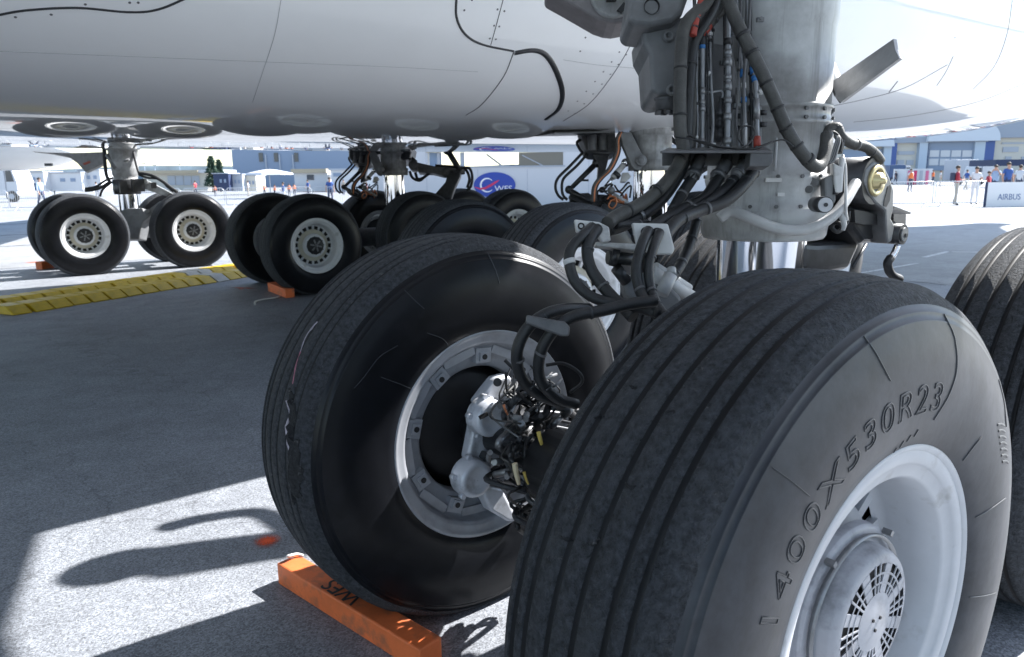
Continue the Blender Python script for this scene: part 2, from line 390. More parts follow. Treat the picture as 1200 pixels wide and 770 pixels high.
def station(X):
    xs = [s[0] for s in ST]
    out = []
    for k in range(1, 6):
        ys = [s[k] for s in ST]
        i = max(0, min(len(xs)-2, int(np.searchsorted(xs, X))-1))
        def sl_(j):
            if j <= 0 or j >= len(xs)-1: return 0
            return (ys[j+1]-ys[j-1])/(xs[j+1]-xs[j-1])
        h = xs[i+1]-xs[i]; t = (X-xs[i])/h
        a, b_, c, d_ = 2*t**3-3*t*t+1, t**3-2*t*t+t, -2*t**3+3*t*t, t**3-t*t
        out.append(a*ys[i]+b_*h*sl_(i)+c*ys[i+1]+d_*h*sl_(i+1))
    return out
NL, NU = 90, 36
fb = MB(); rows = []
XS = [-34+.5*i for i in range(137)]
for X in XS:
    zb, hw, zm, pw, zt = station(X); row = []
    for i in range(NL+1):                        # lower half from near side to far side
        t = math.pi*i/NL; c = math.cos(t); s_ = math.sin(t)
        yy_ = YC-hw*math.copysign(abs(c)**(2/pw), c)
        row.append((X, yy_, zm-(zm-zb)*abs(s_)**(2/pw)+.0052*(yy_-6.3)**2*abs(s_)))
    for i in range(1, NU):
        t = math.pi*i/NU; row.append((X, YC+hw*math.cos(t), zm+(zt-zm)*math.sin(t)))
    rows.append(row)
n_ = len(rows[0])
fb.add([p for r_ in rows for p in r_], [(j*n_+i, j*n_+(i+1) % n_, (j+1)*n_+(i+1) % n_, (j+1)*n_+i) for j in range(len(rows)-1) for i in range(n_)], 0, True)
fb.add(rows[0], [tuple(range(n_))]); fb.add(rows[-1], [tuple(range(n_))])
fus = part(fb.build('fuselage', M['white'], merge=False))
bvh = BVHTree.FromPolygons(fb.v, fb.f)
def hit(u, v):
    q = ray(u, v).normalized(); h, nn, _, _ = bvh.ray_cast(CAM, q)
    if h is None: return None, None
    if nn.dot(q) > 0: nn = -nn
    return h, nn
def spl(pts, sub=6):
    pts = [Vector((*p, 0)) for p in pts]; e = [pts[0]*2-pts[1]]+pts+[pts[-1]*2-pts[-2]]; q = []
    for i in range(1, len(e)-2):
        p0, p1, p2, p3 = e[i-1:i+3]
        for k in range(sub):
            t = k/sub; q.append(.5*((2*p1)+(p2-p0)*t+(2*p0-5*p1+4*p2-p3)*t*t+(3*p1-p0-3*p2+p3)*t**3))
    q.append(pts[-1]); return [(p.x, p.y) for p in q]
def seam(name, pix, wd, m_, hgt=.004):
    b = MB(); hs = [hit(*p) for p in spl(pix)]; hs = [h for h in hs if h[0] is not None]
    rings = []
    for i, (p, nn) in enumerate(hs):
        t = hs[min(i+1, len(hs)-1)][0]-hs[max(i-1, 0)][0]
        if t.length < 1e-6: continue
        t.normalize(); s_ = nn.cross(t).normalized()*wd/2
        rings.append([p-s_-nn*.002, p-s_*.7+nn*hgt, p+s_*.7+nn*hgt, p+s_-nn*.002])
    vs = [q for r_ in rings for q in r_]
    b.add(vs, [(i*4+k, i*4+k+1, (i+1)*4+k+1, (i+1)*4+k) for i in range(len(rings)-1) for k in range(3)], 0, True)
    o = b.build(name, m_); part(o); return o
def seam_px(name, pix, px, m_, hgt=.004):
    mid = hit(*pix[len(pix)//2])[0]
    return seam(name, pix, px/F*DEP(mid), m_, hgt)
seam_px('door_seal', [(-10,19),(30,12),(90,9),(150,14),(185,11),(222,-4)], 3.2, M['seam'])
seam_px('door_seal', [(535,-6),(535,20),(545,40),(565,52),(602,60)], 3.2, M['seam'])
seam_px('door_seam', [(591,-6),(582,28),(575,53)], 1.0, M['seam'], .002)
seam_px('door_seam', [(602,61),(590,90),(565,122),(546,135)], 1.2, M['seam'], .002)
seam_px('door_seal', [(603,62),(625,59),(640,65),(652,84),(659,108),(655,127),(640,140)], 7, M['dark'], .007)
seam_px('skin_seam', [(748,30),(735,60),(715,92),(690,122),(660,142)], 1.2, M['rivet'], .002)
seam_px('skin_seam', [(965,126),(1010,117),(1060,103),(1110,76)], 1.7, M['rivet'], .002)
seam_px('skin_seam', [(1117,66),(1108,85),(1098,100)], 1.6, M['rivet'], .002)
seam_px('skin_seam', [(1187,-5),(1180,40),(1165,78),(1140,105)], 2.0, M['rivet'], .002)
for pix in ([(962,118),(975,108)], [(1042,108),(1052,95)]): seam_px('skin_seam', [pix[0], ((pix[0][0]+pix[1][0])/2,(pix[0][1]+pix[1][1])/2), pix[1]], 2.0, M['rivet'], .003)
seam_px('skin_seam', [(1200,98),(1150,118),(1100,130),(1050,138),(1000,143)], 1.6, M['rivet'], .002)
seam_px('skin_seam', [(0,60),(150,66),(300,72),(450,78),(560,84)], .7, M['rivetpale'], .0015)
seam_px('skin_seam', [(330,-5),(322,40),(306,90),(296,120)], .7, M['rivetpale'], .0015)
seam_px('skin_seam', [(660,70),(700,76),(745,80)], .8, M['rivetpale'], .0015)
rv = MB()
def rivet(u, v, r_=.006):
    h, nn = hit(u, v)
    if h is not None: rv.cyl(h-nn*.002, h+nn*.002, r_, n=8)
for p in ((544,12),(553,0),(583,11),(591,13),(579,30),(585,31),(574,45),(581,46),(692,27),(686,44),(680,60),(152,3),(162,3),(100,5),(1119,44),(740,40),(745,47),(743,35),(18,20),(60,17)): rivet(*p)
for i in range(9):
    t = i/8; u_ = 745-75*t**1.15; v_ = 38+92*t
    rivet(u_-4, v_); rivet(u_+4, v_+3)
rvo = rv.build('rivets', M['rivet']); part(rvo); tag(rvo, kind='stuff')

# wings, above and outside the view but shading the ground
def wing(sgn):
    b = MB(); secs = []
    y0 = YC+sgn*2.5
    for (dy, le, te, zc_, th_) in ((0,-12.5,3.9,4.0,1.6),(2.0,-11.2,3.60,4.0,1.5),(3.0,-10.6,3.38,4.0,1.4),(4.8,-9.4,3.5,4.0,1.3),(9,-5.5,3.9,4.15,1.0),(16,0.5,6.6,4.7,.7),(30,11.5,15.2,6.0,.35)):
        y = y0+sgn*dy; ch = te-le; sec = []
        for i in range(13):
            t = i/12; sec.append((le+ch*t, y, zc_-th_*.5*math.sqrt(max(t,0))*(1-t)*2.2*.8))
        for i in range(11, 0, -1):
            t = i/12; sec.append((le+ch*t, y, zc_+th_*.5*math.sqrt(t)*(1-t)*2.2+.02))
        secs.append(sec)
    k = len(secs[0])
    b.add([p for s_ in secs for p in s_], [(j*k+i, j*k+(i+1) % k, (j+1)*k+(i+1) % k, (j+1)*k+i) for j in range(len(secs)-1) for i in range(k)], 0, True)
    b.add(secs[0], [tuple(range(k))]); b.add(secs[-1], [tuple(range(k))])
    return part(b.build('wing', M['white'], merge=False))
wing(-1); wing(1)
# far flap track fairing under the starboard wing
ff = MB(); a = P(-60,184,19.5); b_ = P(92,184,20.5)
n_ = 14; pr = [((b_-a).length*i/n_, max(.02, .36*math.sin(math.pi*min(1,(i/n_)*.9+.1))**.6)) for i in range(n_+1)]
ff.lathe([(h, r_) for h, r_ in pr], a, b_-a, 20)
part(ff.build('flap_track_fairing', M['white']))
dm = MB(); dm.box(P(57,193,19.9), (.18,.08,.07), Matrix.Rotation(facing(),3,'Z')); part(dm.build('drain_mast', M['dark']))

# ------------------------------------------------------------------ wheels
TR, HWD, ZC = .690, .222, .654
def tyre_profile():
    G = []                                      # grooves: (centre, half width, depth)
    for c in (-.128,-.090,-.028,.028,.090,.128): G.append((c, .0066, .014))
    def crown(y): return TR-.006*(y/.1)**2-.012*max(0,(abs(y)-.12)/.05)**2
    pts = [(-.196,.366),(-.203,.372),(-.214,.405),(-.221,.45),(-.2225,.50),(-.219,.545),(-.210,.585),(-.2005,.612),(-.200,.6145),(-.1975,.614),(-.193,.627),(-.1925,.630),(-.190,.6295),(-.184,.642),(-.174,.655)]
    ys = [-.165,-.150]
    mis = [1]*(len(pts)-1)
    line = [(y, crown(y)) for y in ys]
    for c, h, d_ in G:
        line += [(c-h-.0015, crown(c)-.0003),(c-h, crown(c)-.003),(c-h*.7, crown(c)-d_),(c+h*.7, crown(c)-d_),(c+h, crown(c)-.003),(c+h+.0015, crown(c)-.0003)]
        if c in (-.090, -.028, .028): line.append((c+.029, crown(c+.029)))
    line += [(.150, crown(.150)),(.165, crown(.165))]
    end = [(-y, r_) for y, r_ in pts[::-1]]
    P_ = pts+line+end
    mis = []
    for k in range(len(P_)-1):
        r_ = (P_[k][1]+P_[k+1][1])/2; yy = (P_[k][0]+P_[k+1][0])/2
        groove = r_ < crown(yy)-.004 and abs(yy) < .15
        mis.append(2 if groove else (0 if abs(yy) < .18 else 1))
    return P_, mis
tp, tmi = tyre_profile()
tb = MB(); tb.lathe(tp, (0,0,0), (0,1,0), 160, mis=tmi)
def squash(x, y, z):
    """flatten the contact patch and let the sidewall bulge over it"""
    k = max(0, (-z-.50)/.16)
    if k > 0: y *= 1+.07*min(k,1)**2
    return (x, y, max(z, -ZC+.001))
tb.v = [squash(*v) for v in tb.v]
tyre_me = tb.mesh('tyre', [M['tread'], M['side'], M['black']], merge=False)

def rim_mesh(far=False):
    b = MB(); N = 96
    # outer flange, dish, disc ring
    b.lathe([(-.190,.352),(-.198,.358),(-.204,.366),(-.202,.371),(-.194,.372),(-.188,.366),(-.188,.340)], ax=(0,1,0), n=N)
    b.lathe([(-.196,.357),(-.198,.350),(-.195,.333),(-.190,.327),(-.186,.325),(-.182,.303),(-.176,.296),(-.120,.286),(-.07,.282),(-.052,.276),(-.046,.258)], ax=(0,1,0), n=N)
    # spoke bridges between the cooling holes
    for i in range(18):
        an = 2*math.pi*i/18; c, s_ = math.cos(an), math.sin(an)
        b.beam((.205*c,-.046,.205*s_),(.264*c,-.048,.264*s_), .026,.02, up=(0,1,0))
    # inner disc, hub
    b.lathe([(-.050,.216),(-.060,.208),(-.066,.19),(-.070,.172),(-.080,.160)], ax=(0,1,0), n=N, mi=1)
    b.lathe([(-.080,.160),(-.120,.150),(-.126,.140),(-.126,.10)], ax=(0,1,0), n=N, mi=0)
    # inner flange and bore
    b.lathe([(.188,.340),(.188,.366),(.194,.372),(.202,.371),(.204,.366),(.198,.358),(.192,.350),(.190,.335),(.186,.326),(.176,.318),(.150,.314),(.146,.300),(.142,.286),(.130,.262),(.124,.236),(.118,.230),(.08,.228)], ax=(0,1,0), n=N, mi=2)
    b.lathe([(.118,.231),(.06,.229),(-.02,.295)], ax=(0,1,0), n=N, mi=3)
    # dark inside wall behind the holes
    b.lathe([(-.020,.292),(-.018,.12)], ax=(0,1,0), n=48, mi=3)
    # key lugs round the inner bore
    for i in range(9):
        an = 2*math.pi*(i+.35)/9; c, s_ = math.cos(an), math.sin(an)
        rot = Matrix(((c,0,-s_),(0,1,0),(s_,0,c)))
        b.box((.274*c,.138,.274*s_),(.052,.030,.064), rot, 2)
        b.box((.270*c,.152,.270*s_),(.032,.016,.036), rot, 2)
        b.cyl((.270*c,.158,.270*s_),(.270*c,.163,.270*s_), .010, n=10, mi=3)
        an2 = an+math.pi/9; c2, s2 = math.cos(an2), math.sin(an2)
        rot2 = Matrix(((c2,0,-s2),(0,1,0),(s2,0,c2)))
        b.box((.290*c2,.147,.290*s2),(.030,.008,.13), rot2, 2)
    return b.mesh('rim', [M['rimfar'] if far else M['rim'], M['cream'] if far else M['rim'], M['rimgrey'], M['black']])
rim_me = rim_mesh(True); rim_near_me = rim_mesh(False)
# brake pack inside the wheel
bp_ = MB(); bp_.lathe([(-.015,.20),(.02,.212),(.05,.212),(.06,.19),(.09,.10),(.09,.001)], ax=(0,1,0), n=48)
for i in range(5): bp_.lathe([(.003+.010*i,.213),(.004+.010*i,.217),(.008+.010*i,.217),(.009+.010*i,.213)], ax=(0,1,0), n=48)
brake_me = bp_.mesh('brake_pack', M['black'])
# hub cap with dark star for the ordinary wheel
hb = MB(); hb.lathe([(-.124,.120),(-.136,.116),(-.150,.098),(-.156,.05),(-.158,.001)], ax=(0,1,0), n=40)
for i in range(6):
    an = 2*math.pi*i/6
    hb.beam((.03*math.cos(an),-.158,.03*math.sin(an)),(.082*math.cos(an),-.152,.082*math.sin(an)), .022,.012, up=(0,1,0), mi=1)
hb.lathe([(-.154,.024),(-.172,.022),(-.176,.001)], ax=(0,1,0), n=20, mi=2)
for i in range(12):
    an = 2*math.pi*(i+.5)/12; hb.cyl((.118*math.cos(an),-.126,.118*math.sin(an)),(.118*math.cos(an),-.136,.118*math.sin(an)), .008, n=6, mi=0)
hub_me = hb.mesh('hub_cap', [M['black'], M['midgrey'], M['midgrey']])
def wheel(x, y, out=-1, near=False, hub=True):
    o = empty('wheel', (x-4, y-7, ZC), 0, air)
    rot = Matrix.Identity(4) if out < 0 else Matrix.Rotation(math.pi, 4, 'Z')
    if not near: rot = rot @ Matrix.Rotation(random.uniform(0, 6.28), 4, 'Y')
    inst('tyre', tyre_me, o)
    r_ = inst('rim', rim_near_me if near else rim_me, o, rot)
    inst('brake_pack', brake_me, o, rot)
    if hub: inst('hub_cap', hub_me, o, rot)
    return o
AX, AY = -.045, -.104
wA = wheel(AX, AY, -1, True, False); wB = wheel(0, 1.306, 1, True, False)
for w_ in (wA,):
    t_ = [c_ for c_ in w_.children if c_.name.startswith('tyre')][0]; t_.material_slots[1].link = 'OBJECT'; t_.material_slots[1].material = M['sidelitdust']
wheel(1.7165, 0, -1); wheel(1.7165, 1.306, 1)
NB = (2.352, 3.362); FB = (2.572, 8.863); FW = (.474, 13.434); TB = 1.458; WB = 1.703
for g in (NB, FB):
    for k in range(3):
        wheel(g[0]+k*WB, g[1], -1); wheel(g[0]+k*WB, g[1]+TB, 1)
for k in range(2):
    wheel(FW[0]+k*1.7165, FW[1], -1); wheel(FW[0]+k*1.7165, FW[1]+1.306, 1)

# fan cover on the hub of the nearest wheel
fc = MB()
fc.lathe([(-.110,.185),(-.128,.183),(-.134,.176),(-.136,.150)], ax=(0,1,0), n=64)
fc.lathe([(-.136,.150),(-.165,.146),(-.176,.140),(-.180,.134),(-.1815,.128)], ax=(0,1,0), n=64)
fc.lathe([(-.1815,.128),(-.182,.122)], ax=(0,1,0), n=64); fc.lathe([(-.184,.062),(-.187,.030),(-.187,.001)], ax=(0,1,0), n=64)
for i in range(8):                               # solid webs between the eight grilles
    a0 = 2*math.pi*(i+.5)/8
    q = []
    for (r_, da) in ((.062,.19),(.0625,-.19),(.122,-.11),(.122,.11)):
        q.append((r_*math.cos(a0+da), -.1835 if r_ < .1 else -.1825, r_*math.sin(a0+da)))
    fc.prism(q, (0,.004,0))
    for k in range(1, 3):                        # radial bars of the grille
        a1 = a0+.14+(2*math.pi/8-.28)*k/3
        fc.beam((.060*math.cos(a1),-.183,.060*math.sin(a1)),(.124*math.cos(a1),-.182,.124*math.sin(a1)),.0046,.003,up=(0,1,0))
for r_ in (.082,.102):
    fc.lathe([(-.1835,r_-.0024),(-.1845,r_),(-.1835,r_+.0024)], ax=(0,1,0), n=64)
fc.lathe([(-.170,.128),(-.168,.05)], ax=(0,1,0), n=48, mi=1)
for i in range(3):
    an = 2*math.pi*i/3+.4; fc.cyl((.016*math.cos(an),-.187,.016*math.sin(an)),(.016*math.cos(an),-.190,.016*math.sin(an)),.004,n=8,mi=1)
for an in (.9, 2.2, 3.6, 5.2):                   # clamp ring screws and tab
    fc.beam((.176*math.cos(an),-.142,.176*math.sin(an)),(.188*math.cos(an),-.142,.188*math.sin(an)),.012,.02,up=(0,1,0),mi=2)
fc.lathe([(-.138,.166),(-.146,.170),(-.152,.166),(-.146,.160)], ax=(0,1,0), n=64, mi=2)
M['fan'] = mat('fan cover paint', (.36,.365,.40), .5, noise=(14,.1), dirt=(12,(.12,.12,.13),.5,.75))
o = fc.build('fan_cover', [M['fan'], M['black'], M['steel']], wA); bev(o, .0006, 1)
# raised lettering on the sidewalls
def wrap_text(txt, size, rad, a_mid, side, parent, tube_r=.0022, spacing=1.12):
    me = text_mesh(txt, size, outline=tube_r, spacing=spacing, mat=M['letter'])
    xs_ = [v.co.x for v in me.vertices]; kx = .645/(max(xs_)-min(xs_))
    for v in me.vertices: v.co.x *= kx
    prof = sorted([(r_, abs(y)) for y, r_ in tp if y < -.19 and r_ < .65])
    rr = [p[0] for p in prof]; yy = [p[1] for p in prof]
    for v in me.vertices:
        r_ = rad+v.co.y; an = a_mid - v.co.x/rad
        dy = v.co.z
        ys = float(np.interp(r_, rr, yy))
        if side < 0: v.co = (r_*math.cos(an), -(ys+.0005)-dy, r_*math.sin(an))
        else: v.co = (-r_*math.cos(an), (ys+.0005)+dy, r_*math.sin(an))
    o = inst('sidewall_lettering', me, parent); return o
wrap_text('1400X530R23', .080, .466, R(117.6), -1, wA, .0013, 1.22)
wrap_text('1400X530R23', .080, .545, R(180-25), 1, wB, .0024, 1.22)

def pt(o): return part(o)
def tubes(name, paths, m_, parent=None, n=10):
    """each path = (points, radius)"""
    out = []
    for pts, r_ in paths:
        b = MB(); b.tube(pts, r_, n); o = b.build(name, m_)
        if parent is None: part(o)
        else: sub(o, parent)
        out.append(o)
    return out
def sub(o, parent):
    o.parent = parent; bpy.context.view_layer.update() if False else None
    o.matrix_parent_inverse = Matrix.Identity(4); return o

# ------------------------------------------------------------------ near wing gear: leg
SX, SY = .822, .612
axis = Vector((SX, SY, 0))
DS = DEP((SX, SY, 1.55)); DF = DS-.20
def zz(v): return P(890, v, DF).z
leg = MB()
z1, z2, z3, z4, z5 = zz(286), zz(246), zz(212), zz(141), zz(124)
pr = [(z1-.0,.150),(z1,.196),(z1+.012,.204),(z2-.035,.212),(z2-.012,.212),(z2,.202),(z2+.03,.196),(z3-.03,.194),(z3-.012,.197),(z3,.200),(z3+.018,.200),(z3+.020,.192),(z4-.01,.192),(z4-.008,.199),(z4+.004,.199),(z4+.006,.192),(z5-.006,.192),(z5-.004,.199),(z5+.008,.199),(z5+.010,.192),(zz(60),.192),(zz(30),.192),(zz(20),.197),(zz(-60),.198),(4.0,.21)]
leg.lathe(pr, axis, (0,0,1), 72)
nleg = pt(leg.build('oleo_leg', M['gear']))
b = MB(); b.lathe([(ZC+.05,.155),(ZC+.12,.156),(ZC+.16,.150),(z1+.05,.150)], axis, (0,0,1), 56); sub(b.build('piston', M['chrome']), nleg)
# swept lip round the lower collar
b = MB(); b.tube([P(843,256,DF+.02),P(857,248,DF+.01),P(880,256,DF-.012),P(905,266,DF-.014),P(930,270,DF-.012),P(955,266,DF-.006),P(975,254,DF+.02),P(990,236,DF+.05),P(1003,214,DF+.10)], .017, 10)
b.tube([P(985,246,DF+.04),P(989,262,DF+.04),P(988,270,DF+.045)], [.012,.006], 8)
sub(b.build('collar_lip', M['gearlo']), nleg)
b = MB()
for an in (-2.2,-1.8): pass
b.box(P(906,211,DF-.005), (.05,.012,.012), Matrix.Rotation(facing(),3,'Z'))
sub(b.build('data_plate', M['alu']), nleg)
b = MB()                                          # bolts and dark studs of the clamp band
for v_ in (127,139): b.cyl(P(961,v_,DF+.10), P(968,v_,DF+.10), .010, n=8)
b.cyl(P(966,133,DF+.09), P(974,133,DF+.09), .007, n=8)
for (u_,v_) in ((951,212),(948,222),(861,107),(955,214)): b.cyl(P(u_,v_,DF-.01+.0012*abs(u_-893)*.6), P(u_,v_,DF+.03+.0012*abs(u_-893)*.6), .012, n=12)
sub(b.build('band_bolt', M['darkgrey']), nleg)
# chipped blue vertical edge strip and triangle placard
b = MB(); b.prism([P(950,36,DF+.075),P(954,40,DF+.08),P(957,70,DF+.085),P(955,98,DF+.085),P(948.5,98,DF+.075),P(948.5,60,DF+.07)], _d*.012); sub(b.build('edge_strip', M['dark']), nleg)
b = MB()
for i in range(6):
    y_ = 149+3.2*i; w_ = 2+2.1*i; b.beam(P(957-w_,y_,DF+.06-.004*i*.3), P(957,y_,DF+.072), .003, .0035)
sub(b.build('placard', M['dark']), nleg)
for (u_, v_, w_, h_, m_) in ((925,60,7,10,'alu'),(940,182,5,3,'alu'),(915,228,9,4,'alu'),(938,110,4,4,'darkgrey'),(912,150,5,3,'dark'),(930,95,3,2,'dark')):
    b = MB(); o_ = .0008*abs(u_-893); b.box(P(u_,v_,DF+.004+o_*.45), (w_/F*2.3,.006,h_/F*2.3), Matrix.Rotation(FZ0+.0075*(u_-893),3,'Z')); sub(b.build('maker_plate', M[m_]), nleg)
rl_ = random.Random(21)
for v_ in (128,138,207,243):
    for k in range(16):
        an = 2*math.pi*k/16; z_ = P(890,v_,DF).z; c_ = Vector((SX+.197*math.cos(an), SY+.197*math.sin(an), z_)); d_ = Vector((math.cos(an),math.sin(an),0))
        b = MB(); b.cyl(c_, c_+d_*.008, .0065, n=6); sub(b.build('band_bolt', M['darkgrey']), nleg)
for (pix, r_) in (([(908,-20,DF+.005),(910,60,DF+.005),(909,118,DF+.0),(911,145,DF),(908,200,DF)], .0045),([(944,-20,DF+.04),(945,60,DF+.04),(946,120,DF+.045)], .004)):
    b = MB(); b.tube([P(*p) for p in pix], r_, 8); sub(b.build('sense_pipe', M['gearlo']), nleg)
# side casting on the left of the leg with the drag stay joint above it
b = MB()
out = [(752,29),(768,31),(800,19),(838,-6),(880,-10),(885,140),(842,110),(828,108),(805,108),(797,107),(790,108),(773,111),(764,106),(761,63),(754,50)]
b.prism([P(u_,v_,2.36) for u_,v_ in out], _d*.22)
cast = pt(b.build('side_casting', M['midgrey'])); bev(cast, .022, 4)
b = MB(); b.cyl(P(781,100,2.42), P(781,131,2.42), .037, .034, 24); 
for k in range(6):
    an = 2*math.pi*k/6; c_ = P(781,131,2.42); b.box(c_+Vector((.028*math.cos(an),.028*math.sin(an),-.003)), (.014,.014,.012))
b.lathe([(0,.0385),(.006,.042),(.012,.0385)], P(781,118,2.42), (0,0,1), 24)
sub(b.build('lock_pin', M['darkgrey']), cast)
b = MB()
for u_,v_ in ((783,43),(787,106)):
    b = MB(); b.lathe([(0,.018),(-.012,.017),(-.014,.010),(-.006,.008),(.0,.002)], P(u_,v_,2.352), _d, 16); sub(b.build('boss', M['midgrey']), cast)
b = MB()
b.prism([P(745,-40,2.30),P(820,-40,2.30),P(801,14,2.30),P(790,24,2.30),P(762,30,2.30),P(744,28,2.30),P(735,24,2.30)], _d*.2)
yoke = pt(b.build('stay_yoke', M['midgrey'])); bev(yoke, .02, 4)
b = MB(); b.lathe([(0,.024),(.004,.022),(.03,.018)], P(764,7,2.292), _d, 20); o = b.build('lightening_hole', M['black']); sub(o, yoke)
b = MB()
b.prism([P(u_,v_,2.75) for u_,v_ in ((640,-12),(660,-1),(700,22),(712,26),(722,27),(733,25),(745,14),(751,0),(753,-20),(745,-40),(640,-60))], _d*.16)
stay = pt(b.build('drag_stay', mat('plum grey stay', (.20,.185,.19), .5, noise=(20,.15), bump=(80,.1,.002)))); bev(stay, .012, 3)
b = MB(); c_ = P(718,-4,2.75); b.lathe([(0,.083),(-.014,.083),(-.018,.078),(-.018,.071),(-.012,.064),(-.013,.001)], c_, _d, 48)
b.box(P(729,10,2.73), (.02,.03,.034), Matrix.Rotation(facing(),3,'Z') @ Matrix.Rotation(.7,3,'Y'), 1); b.box(P(716,-2,2.73), (.036,.03,.022), Matrix.Rotation(facing(),3,'Z'), 1)
sub(b.build('pivot_pin', [M['gear'], M['ink']]), stay)

# pipes, hoses and harness clipped to the leg
def fit(path, us, r_, m_):                        # ring fittings along a path of pixel points
    pass
H = M['hosegrey']; K = M['hose']
def hpath(pix): return [P(*p) for p in pix]
def hose(name, pix, px, m_, clamps=(), parent=None, n=10):
    pts = hpath(pix); D = pix[len(pix)//2][2]; r_ = px*(1.10 if px > 7 else 1)/2/F*D
    b = MB(); b.tube(pts, r_, n); o = b.build(name, m_); part(o)
    if not clamps and px > 7: clamps = [(.3, M['seam'], 2.5, 1.07), (.62, M['darkgrey'], 3, 1.09), (.8, M['seam'], 2.5, 1.07)]
    for c in clamps:                              # (position 0..1, material, length px, extra radius)
        k = c[0]*(len(pts)-1); i = min(int(k), len(pts)-2); p = pts[i].lerp(pts[i+1], k-i); t = (pts[i+1]-pts[i]).normalized()
        L_ = c[2]/2/F*D; q = MB()
        q.lathe([(-L_,r_*.9),(-L_,r_*c[3]),(L_,r_*c[3]),(L_,r_*.9)], p, t, 14); sub(q.build('hose_clamp' if len(c) < 5 else c[4], c[1]), o)
    return o
blk = M['ink']
D0 = 2.16
hose('hydraulic_hose', [(838,-30,D0+.05),(828,2,D0+.02),(806,25,D0),(799,50,D0),(797,100,D0),(797,150,D0),(800,180,D0),(783,211,D0-.02),(754,237,D0-.08),(722,254,D0-.17),(712,262,D0-.20)], 14, H, [(.36,blk,2.5,1.08),(.47,blk,2.5,1.08),(.62,blk,3,1.08),(.75,blk,3,1.08),(.86,blk,3,1.08)])
hose('hydraulic_hose', [(848,-30,D0+.08),(836,10,D0+.06),(818,40,D0+.04),(811,60,D0+.04),(807,110,D0+.03),(805,160,D0+.03),(803,182,D0+.03),(796,205,D0+.02),(770,240,D0-.03),(735,262,D0-.11),(712,270,D0-.17)], 12, K, [(.33,blk,3,1.1),(.5,blk,3,1.1),(.62,blk,3,1.1),(.86,M['steel'],4,1.15)])
hose('hydraulic_hose', [(858,-30,D0+.1),(846,0,D0+.09),(830,30,D0+.07),(820,44,D0+.07),(815,80,D0+.07),(812,130,D0+.06),(809,182,D0+.06)], 9, H, [(.4,M['red'],16,1.05),(.62,blk,3,1.1)])
hose('hydraulic_hose', [(826,-30,D0+.03),(822,0,D0+.01),(815,25,D0),(812,42,D0)], 8, M['red'])
hose('hydraulic_hose', [(872,-30,D0+.12),(850,8,D0+.1),(836,25,D0+.1),(818,54,D0+.1)], 8, H)
st = M['steel']
o = hose('hydraulic_pipe', [(823,45,2.22),(823,100,2.22),(823,150,2.22),(822,190,2.22)], 6, st, [(.05,M['blue'],8,1.25,'pipe_fitting'),(.02,M['seam'],10,1.35,'pipe_fitting'),(.38,st,8,1.3,'pipe_fitting'),(.47,st,5,1.25,'pipe_fitting'),(.52,st,6,1.35,'pipe_fitting'),(.8,st,6,1.3,'pipe_fitting'),(.88,st,5,1.4,'pipe_fitting')])
o = hose('hydraulic_pipe', [(853,-20,2.22),(853,50,2.22),(853,110,2.22),(852,190,2.22)], 7, st, [(.33,blk,7,1.5,'pipe_fitting'),(.40,st,7,1.35,'pipe_fitting'),(.46,st,10,1.45,'pipe_fitting'),(.56,st,6,1.3,'pipe_fitting'),(.62,st,10,1.4,'pipe_fitting'),(.70,st,7,1.35,'pipe_fitting'),(.78,st,8,1.4,'pipe_fitting'),(.9,st,8,1.4,'pipe_fitting')])
hose('hydraulic_pipe', [(864,-20,2.24),(864,20,2.24),(867,60,2.24),(871,95,2.23),(873,150,2.23),(873,190,2.23)], 4.5, st, [(.55,M['blue'],9,1.5,'pipe_fitting'),(.62,M['alu'],6,1.4,'pipe_fitting'),(.68,M['blue'],6,1.5,'pipe_fitting'),(.85,M['alu'],30,1.2,'pipe_fitting')])
hose('hydraulic_pipe', [(876,-20,2.24),(877,40,2.24),(880,70,2.24),(885,95,2.23),(887,150,2.23),(888,205,2.2)], 5.5, st, [(.5,M['blue'],8,1.35,'pipe_fitting'),(.58,M['blue'],6,1.4,'pipe_fitting'),(.72,st,24,1.5,'pipe_fitting'),(.86,M['red'],12,1.5,'pipe_fitting')])
hose('hydraulic_pipe', [(868,-20,2.25),(869,40,2.25),(871,60,2.25),(866,56,2.25)], 3, st)
hose('hydraulic_pipe', [(823,108,2.23),(835,108,2.23),(846,107,2.23),(847,115,2.23)], 3, st)
# pressure accumulator and two valves on the leg
b = MB(); rr_ = [(113,3),(118,4),(121,6),(128,6),(129,9),(135,9),(136,7),(141,7),(142,9.5),(148,9.5),(149,7.5),(153,7.5),(154,9),(160,9),(166,5)]
b.lathe([(-(P(845,v_,2.24).z-P(845,113,2.24).z), w_/2/F*2.24*1.15) for v_, w_ in rr_], P(845,113,2.24), (0,0,-1), 20)
pt(b.build('accumulator', M['dark']))
for (u0,v0,u1,v1,dd) in ((857,128,866,172,2.27),(873,104,880,130,2.27),(880,124,893,172,2.26)):
    b = MB(); b.prism([P(u0,v0,dd),P(u1,v0,dd),P(u1,v1,dd),P(u0,v1,dd)], _d*.04)
    o = pt(b.build('valve_block', M['midgrey'])); bev(o, .004)
    q = MB()
    for k in range(2): q.cyl(P(u1-2,v0+8+14*k,dd-.005), P(u1+5,v0+8+14*k,dd-.005), .008, n=10)
    sub(q.build('valve_port', M['dark']), o)
b = MB(); b.prism([P(u_,v_,2.30) for u_,v_ in ((828,48),(852,52),(862,70),(864,150),(840,176),(806,176),(806,60))], _d*.06)
o = pt(b.build('manifold', M['darkgrey'])); bev(o, .01, 3)
